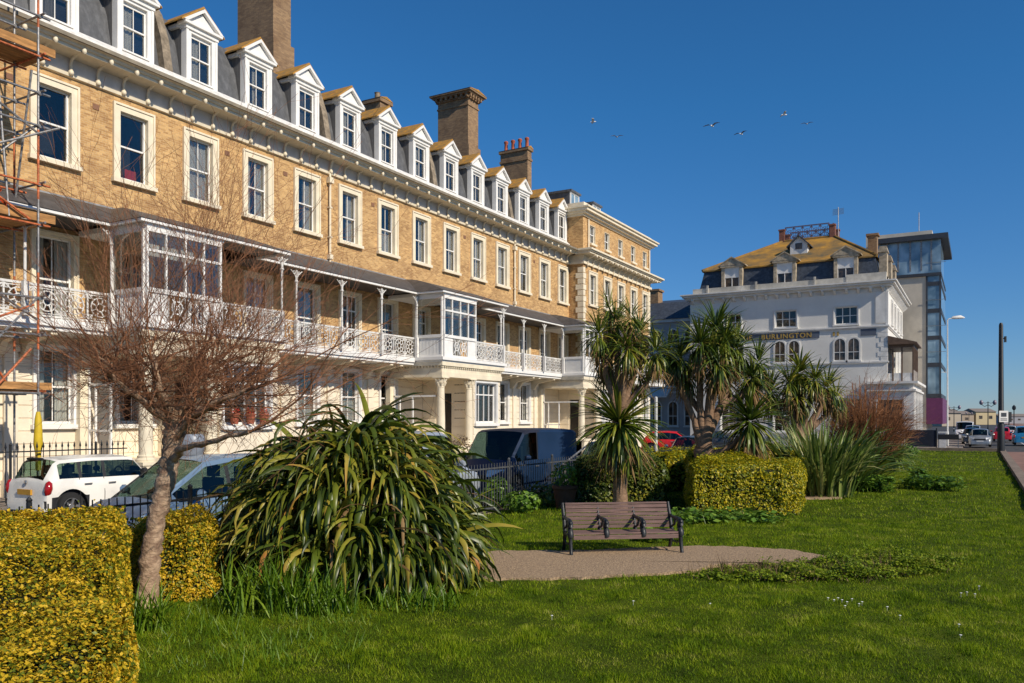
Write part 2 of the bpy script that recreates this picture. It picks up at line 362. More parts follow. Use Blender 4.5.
_wc = {}
def window(parent, loc, w, h, style='two', curtain='sides', rotz=0, sur=.26, trim='cream2', proud=.06, sill=True):
    """window facing +X, origin at bottom centre of the opening, in the wall plane"""
    key = (w, h, style, curtain, sur, trim, sill)
    pl = Vector(loc) - wl(parent)
    if key in _wc: return dup(_wc[key], parent, pl, rotz)
    a = w/2; mb = MB(); p = proud
    if sur > 0:
        mb.box(0.002, p, -a-sur, -a, -.02, h+sur); mb.box(0.002, p, a, a+sur, -.02, h+sur)
        mb.box(0.002, p+.002, -a+.001, a-.001, h, h+sur)
        mb.box(p, p+.035, -a-sur, -a-sur+.07, 0, h+sur); mb.box(p, p+.035, a+sur-.07, a+sur, 0, h+sur); mb.box(p, p+.037, -a-sur+.071, a+sur-.071, h+sur-.07, h+sur)
    if sill: mb.box(-.1, p+.10, -a-sur-.05, a+sur+.05, -.16, -.021)
    for s in (-1, 1):       # reveals
        mb.box(-.2, .001, s*a-(0 if s > 0 else .03), s*a+(.03 if s > 0 else 0), 0, h)
    mb.box(-.2, .001, -a, a, h, h+.03)
    o = mb.build('window', M[trim], parent, loc, rotz=rotz)
    s = MB(); t = .055; x0, x1 = -.17, -.12
    s.box(x0, x1, -a, -a+t, 0, h); s.box(x0, x1, a-t, a, 0, h); s.box(x0, x1, -a+t, a-t, 0, .09); s.box(x0, x1, -a+t, a-t, h-t, h)
    if style in ('two', 'one', 'six'):
        s.box(x0, x1+.03, -a+t, a-t, h*.5-.025, h*.5+.03)
        s.box(x0-.0, x1+.04, -a+t, -a+t+.03, h*.5, h-t); s.box(x0, x1+.04, a-t-.03, a-t, h*.5, h-t)
    if style == 'two': s.box(x0+.01, x1-.01, -.014, .014, .09, h-t)
    if style == 'case':
        for q in (-a/3, a/3): s.box(x0, x1, q-.03, q+.03, .09, h-t)
        s.box(x0+.002, x1-.002, -a+t, a-t, h*.5-.025, h*.5+.025)
    if style == 'six':
        for q in (-a/3, a/3): s.box(x0+.01, x1-.01, q-.012, q+.012, .09, h-t)
        for q in (.25, .75): s.box(x0+.012, x1-.012, -a+t, a-t, h*q-.012, h*q+.012)
    if style == 'french':
        s.box(x0, x1+.004, -.05, .05, .09, h-t); s.box(x0, x1+.002, -a+t, a-t, h*.74-.03, h*.74+.03)
        s.box(x0+.01, x1-.01, -a*.5-.012, -a*.5+.012, .09, h-t); s.box(x0+.01, x1-.01, a*.5-.012, a*.5+.012, .09, h-t)
        s.box(x0, x1, -a+t, a-t, .091, .35)
    s.build('sash', M['white'], o, (0, 0, 0), local=True)
    g = MB(); g.box(-.153, -.147, -a+.01, a-.01, .02, h-.01); g.build('pane', M['glass'], o, (0, 0, 0), local=True)
    if curtain != 'none':
        c = MB(); n = 14
        def strip(ya, yb, za, zb, mi=0):
            k = max(3, int((yb-ya)/.05))
            for i in range(k):
                u0, u1 = ya+(yb-ya)*i/k, ya+(yb-ya)*(i+1)/k
                x_a = -.26+.025*math.sin(i*2.1); x_b = -.26+.025*math.sin((i+1)*2.1)
                c.quad((x_a, u0, za), (x_b, u1, za), (x_b, u1, zb), (x_a, u0, zb), mi)
        if curtain == 'sides': strip(-a, -a*.3, 0, h); strip(a*.25, a, 0, h)
        if curtain == 'full': strip(-a, a, 0, h)
        if curtain == 'half': strip(-a, a, 0, h*.5)
        if curtain == 'one': strip(0, a, 0, h)
        if curtain == 'blind': strip(-a, a, h*.6, h)
        if curtain == 'red': strip(-.15, .3, 0, h*.2, 1)
        c.build('curtain', [M['curtain'], M['redcurtain']], o, (0, 0, 0), local=True)
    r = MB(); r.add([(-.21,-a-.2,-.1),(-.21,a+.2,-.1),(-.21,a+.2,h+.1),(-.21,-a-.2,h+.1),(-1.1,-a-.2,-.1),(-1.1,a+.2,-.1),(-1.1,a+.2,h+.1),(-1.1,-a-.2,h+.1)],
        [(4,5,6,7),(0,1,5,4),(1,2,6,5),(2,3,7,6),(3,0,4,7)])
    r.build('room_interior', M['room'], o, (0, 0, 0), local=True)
    _wc[key] = o
    return o

# ================================================================ TERRACE
XF = -25.0
M['airbrick'] = mat('brown_air_brick', (.24, .12, .07), .8, .1)
WY = lambda k: 15.1 + 2.75*k
T = thing('terraced_building', 'long yellow brick terrace with cream window surrounds, slate mansard roof and white cast iron balcony', 'building', (-25, 33, 0))
YA, YB = 4.5, 51.8
PORCH = [-.0+0.15-.0, 15.9, 31.6, 47.3]
PORCH = [15.9, 31.6, 47.3]
ops2, ops1, ops0 = [], [], []
wins = []
KS = range(-3, 14)
for k in KS:
    y = WY(k)
    ops2.append((y-.525, y+.525, 10.35, 12.6))
    ops1.append((y-.6, y+.6, 5.3, 7.95))
    if not any(p+2.5 < y < p+5.7 for p in PORCH) and not (y > 47): ops0.append((y-.575, y+.575, 2.15, 4.45))
mb = MB(); wall_x(mb, XF, YA, YB+.4, 4.9, 14.0, ops2+ops1)
mb.quad((XF, YA, 0), (-34, YA, 0), (-34, YA, 14), (XF, YA, 14)); mb.quad((-34, YA, 0), (-34, YB, 0), (-34, YB, 14), (-34, YA, 14))
mb.build('brick_wall', M['brick'], T)
mb = MB(); z = .0
mb2ops = ops0
while z < 4.9:
    z1 = min(z+.36, 4.9); wall_x(mb, XF+.03, YA, YB+.4, z, z1, ops0); 
    mb.quad((XF+.03, YA, z1), (XF+.03, YB+.4, z1), (XF, YB+.4, z1), (XF, YA, z1)); mb.quad((XF+.03, YA, z), (XF+.03, YB+.4, z), (XF, YB+.4, z), (XF, YA, z))
    z = z1+.03
wall_x(mb, XF, YA, YB+.4, 0, 4.9, ops0)
mb.build('ground_floor_wall', M['cream'], T)
cur2 = ['full', 'none', 'sides', 'red', 'sides', 'half', 'sides', 'sides', 'full', 'sides', 'one', 'one', 'sides', 'half', 'one', 'sides', 'full']
for k in KS:
    y = WY(k)
    st = 'two' if k > 2 or k == 2 else 'one'
    cu = {0: 'none', 1: 'red', 2: 'full', 3: 'sides', 4: 'one'}.get(k, ['sides', 'one', 'full', 'sides', 'half', 'blind', 'one'][(k*3) % 7])
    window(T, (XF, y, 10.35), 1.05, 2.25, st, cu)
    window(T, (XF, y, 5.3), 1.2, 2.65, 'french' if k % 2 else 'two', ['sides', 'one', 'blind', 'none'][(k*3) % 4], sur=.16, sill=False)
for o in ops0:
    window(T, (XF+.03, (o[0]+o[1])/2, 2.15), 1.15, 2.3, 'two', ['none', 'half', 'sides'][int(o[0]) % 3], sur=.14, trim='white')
# cornice
mb = MB()
mb.prof_y([(XF, 13.70), (XF+.74, 13.70), (XF+.74, 13.79), (XF+.82, 13.81), (XF+.84, 13.88), (XF+.94, 13.90), (XF+.94, 14.0), (XF+.2, 14.30), (XF, 14.32)], YA, YB-.1)
mb.prof_y([(XF, 13.08), (XF+.10, 13.10), (XF+.12, 13.2), (XF, 13.219)], YA, YB-.05)
mb.build('cornice', M['cream2'], T)
mb = MB(); mb.prof_y([(XF, 13.22), (XF+.04, 13.22), (XF+.04, 13.699), (XF, 13.699)], YA, YB-.05); mb.build('frieze', mat('shade_grey_frieze', (.56, .53, .50), .7, .08, 2), T)  # cream frieze coloured grey, standing in for shade under the cornice
mb = MB(); mb.prof_y([(XF+.15, 14.33), (XF+.15, 14.5), (XF-.1, 14.72), (XF-.3, 14.72), (XF-.3, 14.33)], YA, YB-.1)
mb.build('parapet', M['offwhite'], T)
mb = MB(); mb.box(XF+.942, XF+1.02, YA, YB-.1, 13.90, 14.02); mb.build('gutter', mat('shadow_line_gutter', (.26, .22, .16), .7, .15), T)  # gutter colour darkened to paint in the shadow line beneath it
brm = MB()
brm.tube([(.05, 0, -.66), (.12, 0, -.58), (.10, 0, -.42), (.16, 0, -.26), (.45, 0, -.13), (.78, 0, -.10)], [.055, .05, .045, .05, .06, .065], 8)
brm.lathe((.11, 0, -.76), [(.02, 0), (.075, .03), (.09, .09), (.07, .15), (.03, .17)], 10)
brm.lathe((.80, 0, -.24), [(.03, 0), (.065, .04), (.075, .09), (.06, .16), (.04, .2)], 10)
b0 = None
y = 5.4
yy = WY(-3)-.458*3
while yy < YB-.4:
    if yy > YA+.2:
        if b0 is None: b0 = brm.build('cornice_bracket', M['cream2'], T, (XF+.02, yy, 13.88), angle=50)
        else: dup(b0, T, Vector((XF+.02, yy, 13.88))-wl(T))
    yy += .9167
# mansard
def mansard(y0, y1, parent):
    mb = MB(); pr = [(XF-.30, 14.34), (XF-.42, 14.9), (XF-.62, 15.9), (XF-.95, 16.8), (XF-1.2, 17.1)]
    for i in range(len(pr)-1):
        mb.quad((pr[i][0], y0, pr[i][1]), (pr[i][0], y1, pr[i][1]), (pr[i+1][0], y1, pr[i+1][1]), (pr[i+1][0], y0, pr[i+1][1]))
    mb.quad((XF-1.2, y0, 17.1), (XF-1.2, y1, 17.1), (-34, y1, 17.5), (-34, y0, 17.5))
    mb.quad((XF-.3, y1, 14.34), (-34, y1, 14.34), (-34, y1, 17.5), (XF-1.2, y1, 17.1))
    mb.quad((XF-.3, y0, 14.34), (-34, y0, 14.34), (-34, y0, 17.5), (XF-1.2, y0, 17.1))
    mb.quad((-34, y0, 14), (-34, y1, 14), (-34, y1, 17.5), (-34, y0, 17.5))
    return mb.build('mansard_roof', M['slate'], parent)
mansard(YA, YB, T)
PW = [WY(1.5)+.1, WY(4.5)+.1, WY(7.5)+.1, WY(10.5)+.1, WY(-1.5)+.1]
for y in PW:
    mb = MB(); mb.prof_y([(XF-.05, 14.5), (XF-.32, 15.9), (XF-.68, 16.9), (XF-1.0, 17.35), (-33, 17.8), (-33, 17.5), (XF-1.3, 17.0), (XF-.45, 14.5)], y-.17, y+.17)
    mb.build('party_wall_coping', M['stone'], T)
# dormers
M['greycurtain'] = mat('grey_curtain', (.22, .21, .20), .9, .3, 3, stretch=(1, 14, .3))
def make_dormer(loc, parent, style_=0):
    mb = MB(); a = .70; wz0, wz1 = .28, 1.95
    for s in (-1, 1):
        mb.box(-.25, 0, min(s*a, s*.46), max(s*a, s*.46), 0, 2.05)
        mb.box(.001, .03, min(s*a, s*.60), max(s*a, s*.60), 0.1, 2.05)
    mb.box(-.25, -.02, -.46, .46, 0, wz0-.05); mb.box(-.2, .06, -.52, .52, wz0-.049, wz0)
    mb.box(-.25, -.001, -.459, .459, wz1, 2.05)
    mb.box(-.3, .06, -a-.03, a+.03, 2.051, 2.2); mb.box(-.3, .16, -a-.14, a+.14, 2.201, 2.29)
    mb.prof_x([(-a-.1, 2.291), (a+.1, 2.291), (0, 2.80)], -.3, .03)
    # raking mouldings
    for s in (-1, 1):
        mb.prof_x([(s*(a+.2), 2.291), (s*(a+.02), 2.291), (0, 2.85), (0, 2.98)], .031, .17)
    d = mb.build('dormer', M['white'], parent, loc)
    c = MB()
    for s in (-1, 1):
        c2 = MB(); x = s*(a-.01)
        c2.prof_y([(-.25, 0), (-.25, 2.2), (-1.6, 2.25), (-1.6, 2.25), (-.1, 0)][:3] + [(-.9, .1)], x-.02, x+.02)
        c2.build('cheek', M['cheek'], d, (0, 0, 0), local=True)
    r = MB()
    r.prof_x([(-a-.26, 2.30), (0, 3.09), (a+.26, 2.30), (a+.26, 2.24), (0, 3.0), (-a-.26, 2.24)], -2.4, .12)
    r.build('dormer_roof', M['lichen'], d, (0, 0, 0), local=True)
    e = MB(); e.prof_x([(-a-.14, 2.10), (-a-.14, 2.235), (-a+.02, 2.235), (-a+.02, 2.10)], -1.2, -.301); e.build('eaves_board', M['offwhite'], d, (0, 0, 0), local=True)
    e = MB(); e.prof_x([(a-.02, 2.10), (a-.02, 2.235), (a+.14, 2.235), (a+.14, 2.10)], -1.2, -.301); e.build('eaves_board', M['offwhite'], d, (0, 0, 0), local=True)
    s = MB(); x0, x1 = -.16, -.11; h0, h1 = wz0, wz1; t = .05
    s.box(x0, x1, -.46, -.46+t, h0, h1); s.box(x0, x1, .46-t, .46, h0, h1); s.box(x0, x1, -.41, .41, h0, h0+.07); s.box(x0, x1, -.41, .41, h1-.12, h1)
    hm = (h0+h1)/2; s.box(x0, x1+.03, -.41, .41, hm-.025, hm+.025); s.box(x0+.01, x1-.01, -.012, .012, h0+.07, h1-.12)
    s.build('sash', M['white'], d, (0, 0, 0), local=True)
    g = MB(); g.box(-.142, -.137, -.45, .45, h0, h1); g.build('pane', M['glass'], d, (0, 0, 0), local=True)
    cu = MB()
    for i in ((0, 1, 2, 7, 8, 9) if style_ == 1 else range(10) if style_ != 2 else (5, 6, 7, 8, 9)):
        cu.quad((-.24+.02*math.sin(i*2), -.45+.045*i, h0), (-.24+.02*math.sin(i*2+2), -.45+.045*(i+1), h0), (-.24+.02*math.sin(i*2+2), -.45+.045*(i+1), h1), (-.24+.02*math.sin(i*2), -.45+.045*i, h1))
    cu.build('curtain', M['curtain'] if style_ else M['greycurtain'], d, (0, 0, 0), local=True)
    k = MB(); k.quad((-.28, -.66, .02), (-.28, .66, .02), (-.28, .66, 2.1), (-.28, -.66, 2.1)); k.build('room_interior', M['room'], d, (0, 0, 0), local=True)
    return d
dms = {}
for k in KS:
    loc = Vector((XF-.1, WY(k)+.15, 14.5)); st_ = (k*7) % 4
    if st_ not in dms: dms[st_] = make_dormer(loc, T, st_)
    else: dup(dms[st_], T, loc-wl(T))
# chimneys
def chimney(parent, X0, X1, Y0, Y1, z0, z1, style):
    mb = MB(); mb.box(X0, X1, Y0, Y1, z0, z1-.9)
    if style == 'big':
        for i, (e, a, b) in enumerate([(.05, z1-.9, z1-.8), (0.001, z1-.8, z1-.45), (.10, z1-.45, z1-.32), (.28, z1-.2, z1-.1), (.4, z1-.1, z1)]):
            mb.box(X0-e, X1+e, Y0-e, Y1+e, a, b)
        mb.box(X0-.02, X1+.02, Y0-.02, Y1+.02, z1-.319, z1-.2)
        mb.box(X0-.12, X1+.12, Y0-.1, Y1+.1, z0, z0+2.6)
        # corbels under the cap
        x = X0
        while x <= X1: mb.box(x-.07, x+.07, Y0-.25, Y0+.0, z1-.4, z1-.201); x += (X1-X0)/6
        y = Y0
        while y <= Y1+.01: mb.box(X1+.0, X1+.25, y-.07, y+.07, z1-.4, z1-.201); y += (Y1-Y0)/4
    else:
        mb.box(X0-.06, X1+.06, Y0-.06, Y1+.06, z1-.9, z1-.75); mb.box(X0, X1, Y0, Y1, z1-.75, z1-.2); mb.box(X0-.1, X1+.1, Y0-.1, Y1+.1, z1-.2, z1)
    ch = mb.build('chimney', M['brick_dark'], parent)
    cp = MB(); e = .42 if style == 'big' else .12
    cp.prof_x([(Y0-e, z1+.001), (Y1+e, z1+.001), ((Y0+Y1)/2, z1+.16)], X0-e, X1+e); 
    cp.build('capping', M['lichen'], ch, (0, 0, 0), local=True)
    return ch
chimney(T, -30.2, -27.9, 27.0, 28.1, 17.0, 24.2, 'big')
chimney(T, -30.3, -28.0, 43.5, 44.7, 17.0, 23.0, 'big')
chimney(T, -29.6, -28.5, 35.4, 36.3, 17.0, 19.9, 'small')
chimney(T, -30.5, -28.4, 18.8, 19.8, 17.0, 19.0, 'small')
c3 = chimney(T, -30.4, -28.15, 51.6, 52.2, 16.5, 21.8, 'small')
for i in range(4):
    mb = MB(); mb.lathe((-30.1+.58*i, 51.9, 21.85), [(.17, 0), (.13, .1), (.12, .55), (.16, .6), (.16, .7), (.11, .75)], 10)
    mb.build('chimney_pot', M['terracotta'], c3, (0, 0, 0), local=True, angle=40)
mb = MB(); mb.lathe((-29.05, 35.85, 20.0), [(.2, 0), (.16, .1), (.15, .35), (.18, .4)], 10); mb.build('chimney_pot', M['stone'], T)
# downpipes
for y in (27.45, 44.0, 10.9):
    mb = MB(); mb.tube([(XF+.35, y, 13.95), (XF+.1, y, 13.2), (XF+.1, y, 9.2)], .055, 8)
    mb.box(XF+.01, XF+.22, y-.13, y+.13, 12.7, 12.95); mb.box(XF+.01, XF+.2, y-.1, y+.1, 9.35, 9.55)
    for zz in (10.3, 11.6): mb.box(XF, XF+.17, y-.08, y+.08, zz, zz+.06)
    mb.build('downpipe', M['cream2'], T)
for k in (0.5, 2.45, 3.55, -.5, 5.6, 8.5, 11.5):
    mb = MB(); mb.box(XF+.002, XF+.02, WY(k)-.11, WY(k)+.11, 12.37, 12.55); mb.build('air_brick', M['airbrick'], T)
# canopy
def canopy_seg(y0, y1, xf, h0, h1):
    """lead-covered bullnose; h0/h1 True = hipped end"""
    mb = MB(); n = 8; P = []
    for i in range(n+1):
        t = i/n
        z = 8.28 + .95*math.sin(t*math.pi*.46)/math.sin(math.pi*.46)
        x = xf + (XF - xf)*t
        ya = y0 + (1.5*t if h0 else 0); yb = y1 - (1.5*t if h1 else 0)
        P.append(((x, ya, z), (x, yb, z)))
    for i in range(n): mb.quad(P[i][0], P[i][1], P[i+1][1], P[i+1][0])
    if h0:
        for i in range(n): mb.quad(P[i][0], P[i+1][0], (XF, P[i+1][0][1], P[i+1][0][2]), (XF, P[i][0][1], P[i][0][2]))
    if h1:
        for i in range(n): mb.quad(P[i][1], P[i+1][1], (XF, P[i+1][1][1], P[i+1][1][2]), (XF, P[i][1][1], P[i][1][2]))
    mb.quad((xf, y0, 8.27), (xf, y1, 8.27), (XF, y1, 8.27), (XF, y0, 8.27))
    return mb
XB = -23.3; XP = -21.8
segs = []
cur = YA
cm = MB()
def merge(a, b):
    n = len(a.v); a.v.extend(b.v)
    for f, mm in zip(b.f, b.m): a.f.append([i+n for i in f]); a.m.append(mm)
merge(cm, canopy_seg(YA, YB, XB+.3, False, False))
for p in PORCH:
    merge(cm, canopy_seg(p-.3, min(p+5.75, YB), XP+.3, True, p < 45))
cm.build('canopy', M['lead'], T, smooth=False, angle=35)
mb = MB(); mb.box(XF+.002, XF+.06, YA, YB, 9.2, 9.3); mb.build('lead_flashing', mat('flashing', (.30, .30, .30), .6, .2), T)
mb = MB(); spans = []
edges = [YA] + [e for p in PORCH for e in (p, min(p+5.5, YB))]
fr = 0.28; CF = 8.185
for i, p in enumerate(PORCH):
    q = min(p+5.5, YB)
    a = YA if i == 0 else PORCH[i-1]+5.5
    mb.box(XB+.16, XB+fr, a+.3, p-.28, CF, 8.268)
    mb.box(XP+.16, XP+fr, p-.28, q+(.27 if p < 45 else 0), CF, 8.268)
    mb.box(XB+.16, XP+.159, p-.28, p-.16, CF, 8.266)
    if p < 45: mb.box(XB+.16, XP+.159, q+.15, q+.27, CF, 8.266)
mb.build('canopy_fascia', M['white'], T)
# balcony slab
mb = MB()
mb.box(XF+.031, XB+.1, YA, YB, 4.98, 5.2); mb.box(XF+.031, XB+.02, YA, YB, 4.86, 4.979)
for p in PORCH:
    q = min(p+5.5, YB)
    mb.box(XF+.03, XP+.22, p-.22, q+(.22 if p < 45 else 0), 5.06, 5.203)
    mb.box(XF+.03, XP+.12, p-.12, q+(.12 if p < 45 else 0), 4.98, 5.059)
mb.build('balcony_floor', M['white'], T)
# brackets under balcony
for k in KS:
    for dy in (-1.0, 1.0):
        y = WY(k)+dy
        if any(p-.4 < y < p+5.9 for p in PORCH) or y > YB: continue
        mb = MB(); mb.prof_y([(XF+.03, 4.85), (XB-.05, 4.85), (XB-.05, 4.76), (XB-.4, 4.72), (XF+.5, 4.55), (XF+.25, 4.2), (XF+.03, 4.15)], y-.1, y+.1)
        mb.build('balcony_bracket', M['cream2'], T)
# pilaster strips on ground floor
for k in range(-3, 13):
    y = WY(k)+1.375
    if any(p < y < p+5.6 for p in PORCH): continue
    mb = MB(); mb.box(XF+.031, XF+.13, y-.2, y+.2, 0, 4.3); mb.box(XF+.031, XF+.18, y-.24, y+.24, 4.3, 4.5); mb.box(XF+.031, XF+.22, y-.26, y+.26, 0, .5)
    mb.build('pilaster', M['cream'], T)
# posts
def post(x, y):
    mb = MB(); mb.tube([(x, y, 5.2), (x, y, 8.1)], .04, 8); mb.box(x-.07, x+.07, y-.07, y+.07, 5.2, 6.15)
    mb.lathe((x, y, 7.6), [(.04, 0), (.08, .05), (.05, .1), (.05, .3), (.1, .42)], 8)
    for s in (-1, 1):
        mb.tube([(x, y, 7.75), (x, y+s*.12, 7.95), (x, y+s*.3, 8.08)], .018, 5)
        mb.ring((x, y+s*.13, 8.0), .06, .018, 'x', 8)
    mb.build('balcony_post', M['offwhite'], T)
for i, p in enumerate(PORCH):
    q = p+5.5
    a = YA+.2 if i == 0 else PORCH[i-1]+5.5
    y = p-.15
    while y > a+.3:
        post(XB+.18, y); y -= 2.62
    if q < YB: post(XP+.12, q)
# lattice railings
def lattice(mb, axis, c, a, b, z0, h):
    n = max(1, round((b-a)/.82)); L = (b-a)/n; H = h
    P = lambda t, z: (c, t, z) if axis == 'y' else (t, c, z)
    t_ = .032
    mb.bar(P(a, z0+.06), P(b, z0+.06), .05); mb.bar(P(a, z0+h), P(b, z0+h), .07); mb.bar(P(a, z0+.13), P(b, z0+.13), .02); mb.bar(P(a, z0+h-.08), P(b, z0+h-.08), .025)
    for i in range(n):
        y0 = a+L*i; yc = y0+L/2; zc = z0+.06+(h-.06)/2; r = min(L, h)*.36
        mb.bar(P(y0, z0), P(y0, z0+h), .045)
        ax = 'x' if axis == 'y' else 'y'
        mb.ring(P(yc, zc), r, t_, ax, 14); mb.ring(P(yc, zc), r*.42, t_*.9, ax, 8)
        for q in range(8):
            w = q*math.pi/4+math.pi/8
            mb.bar(P(yc+r*.42*math.cos(w), zc+r*.42*math.sin(w)), P(yc+r*math.cos(w), zc+r*math.sin(w)), t_)
        for sx in (-1, 1):
            for sz in (-1, 1):
                mb.bar(P(yc+sx*r*.72, zc+sz*r*.72), P(yc+sx*L*.48, zc+sz*(h*.42)), t_)
                mb.ring(P(yc+sx*L*.40, zc+sz*h*.33), .06, .025, ax, 6)
    mb.bar(P(b, z0), P(b, z0+h), .045)
def rail(axis, c, a, b, h=.92):
    mb = MB(); lattice(mb, axis, c, a, b, 5.2, h); mb.build('balcony_railing', M['offwhite'], T)
prev = YA
for i, p in enumerate(PORCH):
    q = min(p+5.5, YB)
    rail('y', XB, prev, p); rail('x', p+.03, XB, XP)
    rail('y', XP+.1, p+2.85, q)
    if p < 45: rail('x', q, XB, XP+.1)
    prev = q
# oriels
def oriel(p):
    mb = MB(); y0, y1 = p, p+2.8; x0, x1 = XF, XP+.1; zb = 6.2
    def fr(axis, c, a, b, n):
        P = (lambda t0, t1, z0, z1, d=.05: mb.box(c-d, c+d, t0, t1, z0, z1)) if axis == 'y' else (lambda t0, t1, z0, z1, d=.05: mb.box(t0, t1, c-d, c+d, z0, z1))
        P(a, b, 5.21, 5.32, .058); P(a, b, zb-.08, zb+.06, .07); P(a, b, 7.95, 8.1, .06)
        for i in range(n+1):
            t = a+(b-a)*i/n; w = .07 if i in (0, n) else .03
            lo, hi = max(a, t-w), min(b, t+w)
            P(lo if i else a, hi if i < n else b, zb+.061, 7.949, .052 if i in (0, n) else .045)
        if n > 1: P(a+.07, b-.07, 7.35, 7.43, .056)
        P(a, a+.08, 5.321, zb-.081, .054); P(b-.08, b, 5.321, zb-.081, .054)
    fr('y', x1, y0, y1, 4); fr('x', y0, XB, x1-.051, 1); fr('x', y1, XB, x1-.051, 2)
    # solid panel behind lattice on sides, dark trellis square in the front
    mb.box(XB, x1-.06, y0-.02, y0+.02, 5.32, zb-.08)
    mb.box(x1-.02, x1+.02, y0+.08, y0+.75, 5.32, zb-.08); mb.box(x1-.02, x1+.02, y1-.75, y1-.08, 5.32, zb-.08)
    x = XB+.05
    while x < x1-.1: mb.box(x, x+.02, y0-.035, y0-.021, 5.33, zb-.1); x += .08
    cx = x1
    for i in range(7):
        t = y0+.8+(y1-y0-1.6)*i/6
        mb.bar((cx, t, 5.32), (cx, t+.001, zb-.08), .02)
    for i in range(2):
        yc = y0+1.1+.6*i
        mb.ring((cx+.01, yc, 5.75), .2, .04, 'x', 10); mb.bar((cx+.01, yc-.25, 5.4), (cx+.01, yc+.25, 6.1), .03); mb.bar((cx+.01, yc+.25, 5.4), (cx+.01, yc-.25, 6.1), .03)
    # top frieze
    mb.box(x0+.1, x1+.07, y0-.07, y1+.07, 8.101, 8.262)
    o = mb.build('enclosed_balcony', M['white'], T)
    g = MB(); g.box(x1-.005, x1+.005, y0+.06, y1-.06, zb, 7.96); g.box(XB+.05, x1-.06, y0-.005, y0+.005, zb, 7.96); g.box(XB+.05, x1-.06, y1-.005, y1+.005, zb, 7.96)
    g.build('pane', M['glass'], o, None, local=True)
    bl = MB(); bl.quad((x1-.35, y0+.3, 7.3), (x1-.35, y1-.3, 7.3), (x1-.35, y1-.3, 7.9), (x1-.35, y0+.3, 7.9)); bl.build('blind', M['curtain'], o, None, local=True)
for p in PORCH: oriel(p)
# porches
def column(x, y, z0, z1, r, parent):
    mb = MB(); H = z1-z0
    mb.box(x-r*1.6, x+r*1.6, y-r*1.6, y+r*1.6, 0, z0*.82); mb.box(x-r*1.8, x+r*1.8, y-r*1.8, y+r*1.8, z0*.82, z0*.82+.1)
    mb.lathe((x, y, z0*.82+.1), [(r*1.45, 0), (r*1.5, .07), (r*1.2, .12), (r*1.25, .18), (r*1.0, .22), (r*1.0, H*.4), (r*.84, H-.42), (r*.95, H-.40), (r*.85, H-.37), (r*.95, H-.25), (r*1.15, H-.15), (r*1.35, H-.03)], 20)
    # acanthus leaves
    for q in range(8):
        w = q*math.pi/4
        for zz, rr, ln in ((z1-.42, .9, .16), (z1-.27, 1.05, .17)):
            ww = w+(.39 if zz > z1-.3 else 0)
            mb.tube([(x+r*rr*math.cos(ww), y+r*rr*math.sin(ww), zz), (x+r*(rr+.12)*math.cos(ww), y+r*(rr+.12)*math.sin(ww), zz+ln*.6), (x+r*(rr+.42)*math.cos(ww), y+r*(rr+.42)*math.sin(ww), zz+ln)], [.04, .045, .03], 5)
    mb.box(x-r*1.45, x+r*1.45, y-r*1.45, y+r*1.45, z1-.06, z1)
    return mb.build('column', M['cream2'], parent, angle=40)
